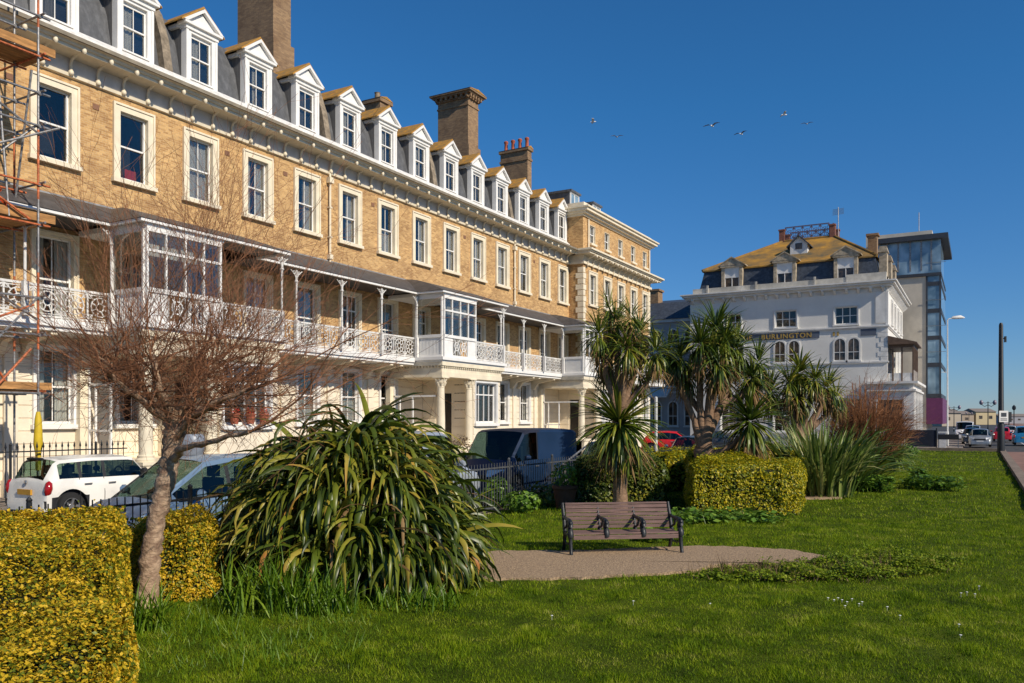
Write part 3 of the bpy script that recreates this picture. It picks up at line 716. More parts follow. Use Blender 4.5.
def porch(p):
    q = min(p+5.5, YB)
    m3 = p+2.75
    mb = MB()
    # entablature
    for (xa, ya, yb_, za, zb, e) in ((0,0,0, 4.28, 4.52, .0), (0,0,0, 4.52, 4.72, -.03), (0,0,0, 4.80, 4.979, .1)):
        mb.box(XF+.03, XP+.02+e, p-.02-e, q+.02+(e if q < YB else -.1), za+.001, zb)
    mb.box(XF+.03, XP-.02, p+.02, q-.01, 4.72, 4.80)
    mb.build('porch_entablature', M['cream2'], T)
    d = MB(); y = p
    while y < q: d.box(XP-.019, XP+.07, y, y+.09, 4.721, 4.799); y += .18
    x = XF+.1
    while x < XP: d.box(x, x+.09, p-.07, p+.019, 4.721, 4.799); x += .18
    d.build('dentils', M['cream2'], T)
    column(XP-.2, p+.22, 1.1, 4.28, .2, T); column(XP-.2, m3-.1, 1.1, 4.28, .2, T)
    # bay window block
    w = MB(); ops = [(m3+.35, q-.4, 2.1, 4.1)]
    wall_x(w, XP-.12, m3+.15, q, 0, 4.28, ops)
    w.quad((XP-.12, q, 0), (XF, q, 0), (XF, q, 4.28), (XP-.12, q, 4.28))
    dops = [(-24.1, -23.2, 1.0, 3.6)]
    wall_y(w, m3+.15, XF, XP-.12, 0, 4.28, dops)
    for zz in np.arange(1.1, 4.2, .42): w.box(XP-.119, XP-.09, m3+.16, m3+.34, zz, zz+.36); w.box(XP-.119, XP-.09, q-.39, q, zz, zz+.36)
    for zz in np.arange(1.1, 4.2, .42):
        w.box(-23.1, XP-.2, m3+.12, m3+.149, zz, zz+.38); w.box(XF+.05, -24.2, m3+.12, m3+.149, zz, zz+.38)
    w.build('porch_wall', M['cream'], T)
    dr = MB(); dr.box(-24.1, -23.2, m3+.20, m3+.25, 1.0, 3.1); dr.box(-24.05, -23.7, m3+.185, m3+.2, 1.2, 2.0); dr.box(-23.62, -23.25, m3+.185, m3+.2, 1.2, 2.0)
    dd = dr.build('door', M['door'], T); fl = MB(); fl.box(-24.05, -23.25, m3+.22, m3+.23, 3.15, 3.55); fl.build('fanlight', M['glass'], dd, None, local=True)
    window(T, (XP-.12, (m3+.35+q-.4)/2, 2.1), q-.4-m3-.35, 2.0, 'bay', 'none', sur=.1, trim='white')
    # bars for this window
    s = MB(); a, b_ = m3+.35, q-.4; xx = XP-.12-.13
    for t in np.linspace(a, b_, 5)[1:-1]: s.box(xx-.02, xx+.03, t-.02, t+.02, 2.15, 4.05)
    s.box(xx-.02, xx+.035, a+.05, b_-.05, 3.5, 3.56)
    s.build('glazing_bars', M['white'], T)
    f = MB(); f.box(XF+.04, XP-.05, p-.1, m3+.1, .0, 1.0)
    for i in range(5): f.box(XP-.05, XP-.05+.22*(5-i), p+.6, m3-.4, .2*i*.98, .2*(i+1)*.98-.002)
    f.build('porch_steps', M['cream'], T)
    # pilaster at wall
    pl = MB(); pl.box(XF+.031, XF+.3, p-.15, p+.15, 0, 4.28); pl.box(XF+.031, XF+.36, p-.2, p+.2, 3.95, 4.27)
    pl.build('pilaster', M['cream2'], T)
    # side screen with transom
    sc = MB(); sc.box(XF+.3, XP-.4, p+.10, p+.16, 3.35, 3.43); sc.box(-23.6, -23.53, p+.10, p+.16, 1.0, 3.35); sc.box(-24.35, -24.3, p+.10, p+.16, 1.0, 3.35); sc.box(XF+.3, -23.53, p+.101, p+.159, 1.9, 1.97); sc.box(XF+.3, XF+.37, p+.10, p+.16, 1.0, 4.28)
    sc.build('porch_screen', M['white'], T)
for p in PORCH: porch(p)

# ================================================================ CORNER PAVILION
PX = -23.9; P0, P1 = 51.85, 65.1
Wg = thing('corner_house', 'taller brick end pavilion with two cream cornices at the far end of the terrace', 'building', (-25, 58, 0))
wy = [53.45+2.62*i for i in range(5)]
opsA = [(y-.45, y+.45, 14.75, 16.0) for y in wy]; opsB = [(y-.5, y+.5, 10.4, 12.5) for y in wy]; opsC = [(y-.55, y+.55, 5.3, 7.9) for y in wy]; opsD = [(y-.55, y+.55, 2.1, 4.3) for y in wy]
mb = MB(); wall_x(mb, PX, P0, P1, 4.9, 16.9, opsA+opsB+opsC)
mb.quad((PX, P0, 4.9), (-36, P0, 4.9), (-36, P0, 16.9), (PX, P0, 16.9)); mb.quad((PX, P1, 0), (-36, P1, 0), (-36, P1, 16.9), (PX, P1, 16.9)); mb.quad((-36, P0, 0), (-36, P1, 0), (-36, P1, 16.9), (-36, P0, 16.9))
mb.quad((PX, P0, 16.9), (PX, P1, 16.9), (-36, P1, 16.9), (-36, P0, 16.9))
mb.build('brick_wall', M['brick'], Wg)
mb = MB(); wall_x(mb, PX+.02, P0, P1, 0, 4.9, opsD); mb.quad((PX+.02, P0-.01, 0), (-25, P0-.01, 0), (-25, P0-.01, 4.9), (PX+.02, P0-.01, 4.9)); mb.build('ground_floor_wall', M['cream'], Wg)
for i, y in enumerate(wy):
    window(Wg, (PX, y, 14.75), .9, 1.25, 'two', 'sides', sur=0, trim='cream2')
    window(Wg, (PX, y, 10.4), 1.0, 2.1, 'two', ['sides', 'one'][i % 2])
    window(Wg, (PX, y, 5.3), 1.1, 2.6, 'french', 'sides', sur=.16, sill=False)
    window(Wg, (PX+.02, y, 2.1), 1.1, 2.2, 'two', 'half', sur=.14, trim='white')
mb = MB()
for (a, b_, e) in ((13.70, 13.82, .74), (13.82, 13.9, .84), (13.9, 14.02, .95)): mb.box(PX-1.2, PX+e, P0-e*.7, P1+e, a, b_)
mb.box(PX-1.1, PX+.05, P0-.05, P1+.05, 13.25, 13.699); mb.box(PX-1.1, PX+.13, P0-.12, P1+.13, 13.08, 13.249)
for (a, b_, e) in ((16.4, 16.55, .1), (16.55, 16.7, .3), (16.7, 16.9, .5), (16.9, 17.0, .62)): mb.box(-30, PX+e, P0-e*.8, P1+e, a+.001, b_)
mb.box(-30, PX+.1, P0-.1, P1+.1, 17.001, 17.35)
mb.build('cornice', M['cream2'], Wg)
for i in range(14):
    loc = Vector((PX+.05, P0+.45+i*.94, 13.72)); dup(b0, Wg, loc-wl(Wg))
for zc in np.arange(5.3, 13.0, .62):
    pass
for i, zc in enumerate(np.arange(5.3, 12.9, .4)):
    L = .45 if i % 2 else .3
    mb = MB(); mb.add([(PX+.04, P0-.04, zc), (PX+.04, P0+L, zc), (PX+.003, P0+L, zc), (PX+.003, P0-.001, zc), (PX-L-.1, P0-.001, zc), (PX-L-.1, P0-.04, zc)]+[(PX+.04, P0-.04, zc+.36), (PX+.04, P0+L, zc+.36), (PX+.003, P0+L, zc+.36), (PX+.003, P0-.001, zc+.36), (PX-L-.1, P0-.001, zc+.36), (PX-L-.1, P0-.04, zc+.36)],
        [(0,1,7,6),(1,2,8,7),(2,3,9,8),(3,4,10,9),(4,5,11,10),(5,0,6,11),(0,5,4,3),(0,3,2,1),(6,7,8,9),(6,9,10,11)])
    mb.build('quoin', M['cream2'], Wg)
    mb = MB(); mb.box(PX+.003, PX+.04, P1-L, P1, zc, zc+.36); mb.build('quoin', M['cream2'], Wg)

mb = MB(); mb.tube([(PX+.08, P0+.75, 16.3), (PX+.08, P0+.75, 14.3)], .06, 8); mb.build('downpipe', M['cream2'], Wg)
mb = MB(); mb.tube([(PX+.08, P1-.3, 16.3), (PX+.08, P1-.3, 14.3)], .06, 8); mb.build('downpipe', M['cream2'], Wg)
for (ya, yb_) in ((54.7, 56.2), (58.7, 60.2)):
    d = MB(); d.box(-29.5, -26.3, ya, yb_, 17.0, 19.1); d.box(-29.5, -26.1, ya-.12, yb_+.12, 19.1, 19.25); dd = d.build('roof_dormer', M['slate'], Wg)
    g = MB(); g.box(-26.299, -26.22, ya, ya+.1, 17.35, 19.1); g.box(-26.299, -26.22, yb_-.1, yb_, 17.35, 19.1); g.box(-26.299, -26.221, ya+.1, yb_-.1, 19.0, 19.1); g.box(-26.299, -26.221, ya+.1, yb_-.1, 17.35, 17.9)
    g.box(-26.299, -26.24, (ya+yb_)/2-.05, (ya+yb_)/2+.05, 17.9, 19.0); g.build('frame', M['white'], dd, None, local=True)
    q = MB(); q.box(-26.298, -26.26, ya+.1, yb_-.1, 17.9, 19.0); q.build('pane', M['tglass'], dd, None, local=True)
mb = MB()
for (a, b_) in ((P0+.3, P1),):
    for k in range(8):
        t0, t1 = k/8, (k+1)/8
        f = lambda t: (PX+1.3-1.29*t, 8.28+.9*math.sin(t*1.45)/math.sin(1.45))
        mb.quad((f(t0)[0], a, f(t0)[1]), (f(t0)[0], b_, f(t0)[1]), (f(t1)[0], b_, f(t1)[1]), (f(t1)[0], a, f(t1)[1]))
mb.build('canopy', M['lead'], Wg)
mb = MB(); mb.box(PX+.03, PX+1.3, P0+.3, P1, 4.95, 5.2); mb.build('balcony_floor', M['white'], Wg)
mb = MB(); lattice(mb, 'y', PX+1.2, P0+.3, P1, 5.2, .92); mb.build('balcony_railing', M['offwhite'], Wg)
# ================================================================ HOTEL
HY = 74.5; HX0, HX1 = -23.4, -6.65
H = thing('hotel_building', 'white rendered hotel with slate mansard, orange lichened roof and gold lettering', 'building', (-15, HY, 0))
up = [(-19.5, 1.5), (-14.8, 1.75), (-9.85, 1.75)]
ar = [(-19.9, .8), (-18.9, .8), (-15.3, .85), (-14.1, .85), (-10.35, .85), (-9.25, .85)]
opsu = [(x-w/2, x+w/2, 10.35, 11.8) for x, w in up]
opsa = [(x-w/2, x+w/2, 7.3, 8.7) for x, w in ar]
opsg = [(-20.5, -18.5, 1.2, 4.0), (-15.8, -13.8, 1.2, 4.0), (-10.5, -8.5, 1.2, 4.0)]
mb = MB(); wall_y(mb, HY, HX0, HX1, 0, 13.3, opsu+opsa+opsg)
ry = [78.2, 81.2, 84.5, 87.6]
opsr = [(y-.5, y+.5, 10.5, 12.4) for y in ry]+[(y-.5, y+.5, 6.4, 8.7) for y in ry[1:]]
wall_x(mb, HX1, HY, 90, 0, 13.3, opsr)
mb.quad((HX0, HY, 0), (HX0, 90, 0), (HX0, 90, 13.3), (HX0, HY, 13.3)); mb.quad((HX0, 90, 0), (HX1, 90, 0), (HX1, 90, 13.3), (HX0, 90, 13.3))
mb.build('wall', M['hotel'], H)
for x, w in up: window(H, (x, HY, 10.35), w, 1.45, 'case', 'none' if x > -17 else 'half', rotz=R(-90), sur=.14, trim='hotel_trim')
for y in ry: window(H, (HX1, y, 10.5), 1.0, 1.9, 'two', 'full', sur=.2, trim='hotel_trim')
for y in ry[1:]: window(H, (HX1, y, 6.4), 1.0, 2.3, 'two', 'full', sur=.2, trim='hotel_trim')
for x in (-19.5, -14.8, -9.5): window(H, (x, HY, 1.2), 2.0, 2.8, 'six', 'none', rotz=R(-90), sur=.12, trim='hotel_trim')
def arched(parent, x, Y, z, w, h, name='arched_window'):
    a = w/2; n = 10
    # spandrel-filled arch surround
    f = MB(); arc = [(x+a*math.cos(math.pi*i/n), z+h+a*math.sin(math.pi*i/n)) for i in range(n+1)]
    out = [(x+(a+.13)*math.cos(math.pi*i/n), z+h+(a+.13)*math.sin(math.pi*i/n)) for i in range(n+1)]
    for i in range(n):
        p = [arc[i], out[i], out[i+1], arc[i+1]]
        f.add([(q[0], Y-.06, q[1]) for q in p]+[(q[0], Y+.02, q[1]) for q in p], [(0,1,2,3),(7,6,5,4),(0,4,5,1),(1,5,6,2),(2,6,7,3),(3,7,4,0)])
    for s in (-1, 1): f.box(min(x+s*a, x+s*(a+.13)), max(x+s*a, x+s*(a+.13)), Y-.06, Y+.02, z, z+h)
    f.box(x-a-.2, x+a+.2, Y-.12, Y+.0, z-.14, z-.001)
    f.box(x-.02, x+.02, Y-.035, Y-.02, z, z+h+a*.9); f.box(x-a, x+a, Y-.04, Y-.025, z+h*.5-.03, z+h*.5+.03)
    f.box(x-a, x+a, Y-.038, Y-.02, z, z+.07)
    o = f.build(name, M['hotel_trim'], parent)
    g = MB(); pts = [(x-a, z)]+[(x+a, z)]+arc
    g.add([(q[0], Y-.015, q[1]) for q in pts], [tuple(range(len(pts)))]); g.build('pane', M['dglass'], o, None, local=True)
m, nt, b = newmat('dark_glass'); b.inputs['Base Color'].default_value = (.04, .035, .03, 1); b.inputs['Roughness'].default_value = .12
tc = N(nt, 'ShaderNodeTexCoord'); no = N(nt, 'ShaderNodeTexNoise', Scale=1.6, Detail=3.0); nt.links.new(tc.outputs['Object'], no.inputs[0])
rp = ramp(nt, [(.4, (.02, .02, .022)), (.62, (.13, .09, .06))]); nt.links.new(no.outputs['Fac'], rp.inputs[0]); nt.links.new(rp.outputs[0], b.inputs['Base Color'])
M['dglass'] = m
mb = MB()
for x, w in ar: mb.box(x-w/2-.01, x+w/2+.01, HY+.01, HY+.05, 7.2, 8.71)
mb.build('window_reveal', M['room'], H)
for x, w in ar: arched(H, x, HY, 7.25, w, 1.45-.0)
# cornices and trim
mb = MB()
for (a, b_, e) in ((13.3, 13.5, .35), (13.5, 13.68, .6), (13.68, 13.78, .75)): mb.box(HX0-e, HX1+e, HY-e, 90+e, a, b_)
mb.box(HX0-.04, HX1+.04, HY-.04, 90, 12.95, 13.298)
mb.build('cornice', M['hotel_trim'], H)
x = HX0+.3
while x < HX1+.4:
    mb = MB(); mb.prof_x([(HY-.42, 13.299), (HY-.42, 13.2), (HY-.15, 12.95), (HY-.04, 12.9), (HY-.04, 13.299)], x-.1, x+.1); mb.build('eaves_bracket', M['hotel_trim'], H); x += .95
y = HY+.2
while y < 90:
    mb = MB(); mb.prof_y([(HX1+.42, 13.299), (HX1+.42, 13.2), (HX1+.15, 12.95), (HX1+.04, 12.9), (HX1+.04, 13.299)], y-.1, y+.1); mb.build('eaves_bracket', M['hotel_trim'], H); y += .95
mb = MB(); mb.box(HX0-.05, HX1+.15, HY-.15, 90, 10.0, 10.12); mb.box(HX0-.05, HX1+.08, HY-.08, 90, 9.9, 9.999); mb.box(HX0-.05, HX1+.1, HY-.1, 76, 7.0, 7.12)
mb.box(HX1-.9, HX1-.1, HY-.07, HY-.001, 10.3, 12.9); mb.box(HX1-.12-.0, HX1+.06, HY-.075, HY+.6, 10.121, 12.949)
mb.build('string_course', M['hotel_trim'], H)
mb = MB()
for i in range(7): 
    L = .75 if i % 2 else .5
    mb.box(HX1-L, HX1+.03, HY-.03, HY-.001, 7.13+.4*i, 7.13+.4*i+.36); mb.box(HX1+.001, HX1+.03, HY, HY+L, 7.13+.4*i, 7.13+.4*i+.36)
mb.build('quoins', M['hotel_trim'], H)
mb = MB(); mb.box(-20.9, -12.0, HY-.05, HY-.001, 9.3, 9.86); mb.box(-8.7, -7.5, HY-.05, HY-.001, 9.3, 9.86)
sg = mb.build('sign_band', M['grey_band'], H)
def text(s, x, z, size, parent, extr=.02):
    cu = bpy.data.curves.new('lettering', 'FONT'); cu.body = s; cu.size = size; cu.extrude = extr; cu.space_character = 1.18; cu.offset = .012
    ob = bpy.data.objects.new('tmp', cu); COL.objects.link(ob); bpy.context.view_layer.update()
    me = bpy.data.meshes.new_from_object(ob.evaluated_get(bpy.context.evaluated_depsgraph_get()))
    w = max(v.co.x for v in me.vertices)
    bpy.data.objects.remove(ob)
    o = bpy.data.objects.new('sign_lettering', me); me.materials.clear(); me.materials.append(M['gold']); COL.objects.link(o)
    o.parent = parent; o.rotation_euler = (R(90), 0, 0); o.location = Vector((x, HY-.07, z))-wl(parent)
    return w
wtx = text('BURLINGTON', -16.9, 9.38, .60, sg); print('text width', wtx)
text('THE', -18.9, 9.38, .60, sg)
gm = MB()
for dx in (0, .32): gm.box(-10.9+dx, -10.75+dx, HY-.04, HY-.002, 9.4, 9.75)
gm.build('wall_numeral', M['gold'], H)
mb = MB(); mb.box(HX0+.2, HX1-.2, HY+.15, HY+.45, 13.781, 14.35); mb.box(HX1-.45, HX1-.15, HY+.451, 89, 13.781, 14.4)
for x in (-21.8, -17.4, -12.4): mb.box(x-.08, x+.08, HY+.05, HY+.149, 13.781, 14.6)
mb.box(HX1-3.2, HX1-.1, HY+.1, HY+.48, 13.782, 14.55)
mb.build('parapet', mat('stained_parapet', (.58, .54, .46), .8, .2, .8), H)
# mansard
mb = MB(); X0, X1, Y0, Y1 = HX0+.6, HX1-.6, HY+.6, 89
s_ = .45; za, zb = 13.9, 16.1
bot = [(X0, Y0), (X1, Y0), (X1, Y1), (X0, Y1)]; top = [(X0+s_, Y0+s_), (X1-s_, Y0+s_), (X1-s_, Y1-s_), (X0+s_, Y1-s_)]
for i in range(4):
    j = (i+1) % 4; mb.quad((*bot[i], za), (*bot[j], za), (*top[j], zb), (*top[i], zb))
mb.build('mansard_roof', M['hslate'], H)
mb = MB(); e = .18
t2 = [(X0+s_-e, Y0+s_-e), (X1-s_+e, Y0+s_-e), (X1-s_+e, Y1-s_+e), (X0+s_-e, Y1-s_+e)]
fl = [(-16.5, HY+7.2), (-11.8, HY+7.2), (-11.8, 84), (-16.5, 84)]
for i in range(4):
    j = (i+1) % 4; mb.quad((*t2[i], zb+.02), (*t2[j], zb+.02), (*fl[j], 19.4), (*fl[i], 19.4)); mb.quad((*t2[i], zb-.1), (*t2[j], zb-.1), (*t2[j], zb+.02), (*t2[i], zb+.02))
mb.quad(*[(p[0], p[1], 19.4) for p in fl])
mb.build('upper_roof', M['lichen_far'], H)
# ridge tiles and hips
mb = MB(); mb.tube([(*t2[0], zb+.05), (*fl[0], 19.43)], .12, 6); mb.tube([(*t2[1], zb+.05), (*fl[1], 19.43)], .12, 6); mb.tube([(*fl[0], 19.43), (*fl[1], 19.43)], .12, 6)
mb.build('ridge_tiles', M['lichen_far'], H)
# roof-top balustrade
cx0, cx1, cy = -16.6, -12.0, HY+7.3
M['pierred'] = brickmat('dull_red_brick', (.26, .10, .065), (.19, .07, .05), (.22, .15, .11))
for (x, y) in ((cx0, cy), (cx1, cy), (cx1, cy+2.5), (cx0, cy+2.5)):
    mb = MB(); mb.box(x-.24, x+.24, y-.24, y+.24, 19.2, 20.45); mb.box(x-.3, x+.3, y-.3, y+.3, 20.45, 20.58); mb.build('roof_pier', M['pierred'], H)
mb = MB()
lattice(mb, 'x', cy, cx0+.3, cx1-.3, 19.5, 1.25); lattice(mb, 'y', cx1, cy+.3, cy+2.2, 19.5, 1.25); lattice(mb, 'x', cy+2.5, cx0+.3, cx1-.3, 19.5, 1.25)
mb.build('roof_balustrade', mat('rusty_iron', (.16, .08, .07), .8), H)
mb = MB(); mb.tube([(-11.6, HY+8, 19.4), (-11.6, HY+8, 22.3)], .04, 5)
for i in range(6): mb.bar((-12.1, HY+8+.0, 21.6+.1*i), (-11.1, HY+8, 21.65+.1*i), .03)
mb.build('roof_aerial', M['galv'], H)
def hdormer(x):
    d = MB(); y = HY+.45; w = .95
    for s in (-1, 1): d.box(min(x+s*w, x+s*(w-.28)), max(x+s*w, x+s*(w-.28)), y, y+1.2, 14.2, 16.15)
    d.box(x-w+.28, x+w-.28, y+.02, y+1.2, 14.2, 14.4); d.box(x-w-.1, x+w+.1, y-.1, y+1.8, 16.15, 16.32)
    d.prof_y([(x-w-.18, 16.321), (x+w+.18, 16.321), (x, 17.0)], y-.12, y+2.4)
    o = d.build('roof_dormer', M['sand_stone'], H)
    s2 = MB(); s2.box(x-w+.28, x+w-.28, y+.12, y+.16, 14.4, 16.15)
    s2.build('pane', M['dglass'], o, None, local=True)
    s3 = MB(); a, b_ = x-w+.28, x+w-.28
    s3.box(a, a+.07, y+.07, y+.119, 14.4, 16.15); s3.box(b_-.07, b_, y+.07, y+.119, 14.4, 16.15); s3.box(a+.07, b_-.07, y+.06, y+.119, 15.2, 15.27); s3.box(x-.03, x+.03, y+.07, y+.119, 14.4, 15.2); s3.box(a+.071, b_-.071, y+.08, y+.118, 15.271, 16.15)
    s3.build('sash', M['hotel_trim'], o, None, local=True)
    r = MB(); r.prof_y([(x-w-.3, 16.33), (x, 17.12), (x+w+.3, 16.33), (x+w+.3, 16.25), (x, 17.0), (x-w-.3, 16.25)], y-.2, y+2.6)
    r.build('dormer_roof', M['sand_stone'], o, None, local=True)
for x in (-19.66, -15.0, -9.95): hdormer(x)
d = MB(); x = -14.3; y = HY+3.2
d.prof_y([(x-.75, 17.2), (x+.75, 17.2), (x+.75, 18.2), (x, 18.9), (x-.75, 18.2)], y, y+3)
o = d.build('roof_dormer', M['hotel_trim'], H)
r = MB(); r.prof_y([(x-1.05, 18.05), (x, 19.05), (x+1.05, 18.05), (x+1.05, 17.95), (x, 18.9), (x-1.05, 17.95)], y-.2, y+3); r.build('dormer_roof', M['hslate'], o, None, local=True)
r = MB(); r.box(x-.3, x+.3, y-.03, y-.001, 17.75, 18.3); r.build('pane', M['dglass'], o, None, local=True)
# gable-end chimney wall with lichen on the right edge
for (yo, zt) in ((1.2, 16.9), (5.2, 16.8), (9.2, 16.6)):
    mb = MB(); mb.box(HX1-.75, HX1-.15, HY+yo, HY+yo+1.1, 13.79, zt-.5); mb.prof_y([(HX1-.85, zt-.5), (HX1-.05, zt-.5), (HX1-.2, zt), (HX1-.7, zt)], HY+yo-.1, HY+yo+1.2); mb.build('roof_end_pier', M['sand_stone'], H)
mb = MB(); mb.box(-9.2, -8.4, 84, 85, 17, 19.6); mb.box(-9.35, -8.25, 83.9, 85.1, 19.6, 19.8); mb.build('chimney', M['brick_dark'], H)
mb = MB(); mb.box(-22.6, -21.2, 84, 85, 15.5, 18.0); mb.build('chimney', M['brick_dark'], H)
# ground-floor projection and glazed balcony at the seaward corner
GX = -4.7
mb = MB(); so = [(HY+.8+i*1.9, HY+2.2+i*1.9, .9, 3.9) for i in range(5)]
wall_x(mb, GX, HY-.3, HY+10.5, 0, 5.2, so); wall_y(mb, HY-.3, -8.0, GX, 0, 5.2, [(-7.2, -5.5, 1.3, 3.9)])
mb.quad((-8, HY-.3, 0), (-8, HY, 0), (-8, HY, 5.2), (-8, HY-.3, 5.2)); mb.quad((HX1, HY+10.5, 0), (GX, HY+10.5, 0), (GX, HY+10.5, 5.2), (HX1, HY+10.5, 5.2))
mb.quad((-8, HY-.3, 5.2), (GX, HY-.3, 5.2), (GX, HY+10.5, 5.2), (-8, HY+10.5, 5.2))
mb.build('ground_floor_projection', M['hotel_trim'], H)
mb = MB(); mb.box(-8.15, GX+.2, HY-.5, HY+10.7, 4.6, 4.75); mb.box(-8.2, GX+.35, HY-.65, HY+10.9, 5.201, 5.4)
for i in range(6): mb.box(GX+.001, GX+.12, HY+.35+i*1.9, HY+.65+i*1.9, 0, 4.6)
mb.box(-5.4, GX+.05, HY-.36, HY-.301, 0, 4.6)
mb.build('shop_trim', M['hotel_trim'], H)
mb = MB(); mb.box(GX-.3, GX-.25, HY+.6, HY+10.2, .8, 4.0); mb.box(-7.3, -5.4, HY-.05, HY-.01, 1.2, 4.0); mb.build('shop_glass', M['dglass'], H)
mb = MB(); bx0, bx1, by0, by1 = HX1+.05, GX-.05, HY+.2, HY+5.4
for (x, y) in [(bx1, by0+i*(by1-by0)/6) for i in range(7)]+[(bx0+.35, by0), ((bx0+bx1)/2+.1, by0)]: mb.box(x-.06, x+.06, y-.06, y+.06, 5.4, 8.2)
mb.box(bx0, bx1+.05, by0-.05, by1, 8.2, 8.45)
mb.prof_y([(bx0, 8.45), (bx1+.35, 8.45), (bx1+.3, 8.6), (bx0, 9.2)], by0-.3, by1+.2)
mb.build('glazed_balcony', mat('brown_timber', (.16, .10, .065), .6, .2), H)
mb = MB(); mb.box(bx1-.02, bx1+.02, by0, by1, 6.4, 8.2); mb.build('balcony_glass', M['dglass'], H)
mb = MB(); mb.box(bx0, bx1+.0, by0-.03, by0+.0, 5.4, 6.1); mb.box(bx1-.03, bx1+.03, by0, by1, 5.4, 6.35); mb.build('balcony_panel', M['offwhite'], H)
# low terrace wall, railings and notice board in front of the hotel
mb = MB()
for i in range(3):
    x = -9.6+i*2.0
t = thing('forecourt_railing', 'black metal railing on the pavement in front of the white hotel', 'railing', (-7.2, 71.2, 0))
mb = MB()
mb.bar((-9, 71.2, .95), (-5.2, 71.2, .95), .06); mb.bar((-9, 71.2, .15), (-5.2, 71.2, .15), .04); mb.bar((-9, 71.2, .6), (-5.2, 71.2, .6), .04)
x = -9
while x < -5.2: mb.bar((x, 71.2, .15), (x, 71.2, .95), .025); x += .16
mb.build('rails', M['black'], t)
for x in (-9, -7.1, -5.2): p = MB(); p.box(x-.04, x+.04, 71.16, 71.24, 0, 1.05); p.build('post', M['black'], t)
t = thing('windbreak_screen', 'dark blue cafe windbreak panel standing beside the hotel corner', 'screen', (-4.0, 70.8, 0))
p = MB(); p.box(-5.0, -2.9, 70.78, 70.82, .15, 1.45); p.build('panel', mat('navy_canvas', (.012, .018, .035), .8), t)
for x in (-5.02, -2.88): p = MB(); p.box(x-.04, x+.04, 70.75, 70.85, 0, 1.6); p.build('post', M['black'], t)
t = thing('low_sign_frame', 'black rail with a dark board between two posts near the foot of the tall lamp', 'sign', (-2.0, 69.9, 0))
p = MB(); p.box(-2.75, -1.35, 69.88, 69.92, .75, 1.15); p.build('board', M['plastic'], t)
for x in (-2.7, -1.4): p = MB(); p.box(x-.03, x+.03, 69.87, 69.93, 0, .75); p.build('post', M['galv'], t)
t = thing('cabinet_wall', 'pale rendered low wall behind the black board at the street corner', 'wall', (-2.2, 73, 0))
p = MB(); p.box(-2.8, -2.3, 73, 73.3, 0, 1.2); p.box(-2.85, -2.25, 72.95, 73.35, 1.2, 1.3); p.build('wall_panel', M['offwhite'], t)
# ================================================================ MODERN TOWER
TW = thing('glass_tower', 'modern pale concrete and blue glass tower rising behind the white hotel', 'building', (-5, 92, 0))
mb = MB(); mb.box(-9.6, -4.65, 92, 104, 0, 16.6); mb.box(-10.3, -9.3, 92.5, 104, 16.6, 21.3); mb.box(-10.3, -4.2, 93.5, 104, 20.7, 21.5); mb.box(-10.3, -4.2, 99, 104, 16.6, 20.7)
mb.build('concrete_wall', M['concrete'], TW)
mb = MB(); mb.box(-9.299, -3.35, 91.9, 99, 16.9, 20.2); mb.box(-4.649, -3.35, 92, 104, 4.5, 16.9); mb.build('glazing', M['tglass'], TW)
mb = MB(); mb.box(-9.5, -2.7, 91.3, 104.5, 20.2, 20.69); mb.box(-9.4, -3.3, 91.8, 104, 16.6, 16.899)
for z in (4.4, 7.5, 10.2, 12.9, 15.6): mb.box(-4.66, -3.3, 91.95, 104.1, z, z+.42)
for x in (-4.65, -3.45): mb.box(x-.04, x+.12, 91.93, 92.1, 4.5, 20.2)
mb.build('dark_frame', M['dkframe'], TW)
for x in (-8.2, -7.2, -6.1, -5.1, -4.2): mb = MB(); mb.box(x-.08, x+.08, 91.86, 91.9, 17.2, 20.2); mb.build('mullion', M['galv'], TW)
mb = MB()
for z in (9.0, 11.6, 14.2, 17.9): mb.bar((-4.7, 91.85, z), (-2.9, 91.85, z), .04)
mb.build('tie_bars', M['galv'], TW)
mb = MB(); mb.box(-4.66, -3.2, 91.9, 104.2, 1.8, 4.39); mb.build('purple_panel', M['purple'], TW)
mb = MB(); mb.tube([(-5.6, 97, 21.5), (-5.6, 97, 24.2)], .04, 5); mb.build('mast', M['galv'], TW)
# ================================================================ ANNEXE left of hotel
AN = thing('grey_town_house', 'grey house with dark slate roof and arched windows between the terrace and the hotel', 'building', (-30, 80, 0))
mb = MB(); mb.box(-44, HX0-.01, 80, 92, 0, 12.4); mb.build('wall', mat('grey_render', (.42, .41, .41), .8, .1, .6), AN)
mb = MB(); mb.prof_x([(79.6, 12.4), (92, 12.4), (86, 15.2), (82, 14.4)], -40, HX0-.02); mb.build('roof', M['hslate'], AN)
mb = MB(); mb.box(-30.8, -29.2, 82, 83.4, 12.4, 15.7); mb.box(-30.95, -29.05, 81.9, 83.5, 15.7, 15.9); mb.build('chimney', M['brick_dark'], AN)
mb = MB(); mb.box(-44, HX0-.05, 79.75, 79.999, 12.1, 12.395); mb.box(-44, HX0-.05, 79.85, 79.999, 9.0, 9.2); mb.box(-44, HX0-.05, 79.9, 79.999, 4.9, 5.1); mb.build('cornice', M['hotel_trim'], AN)
for x in (-28.6, -26.9, -25.2, -30.5):
    arched(AN, x, 79.98, 9.6, .85, 1.3); arched(AN, x, 79.98, 1.6, .85, 2.0); arched(AN, x, 79.98, 5.6, .85, 1.6)
mb = MB(); mb.prof_x([(78.3, 4.6), (79.97, 5.4), (79.97, 5.3), (78.3, 4.45)], -30, -27); mb.build('awning', M['offwhite'], AN)
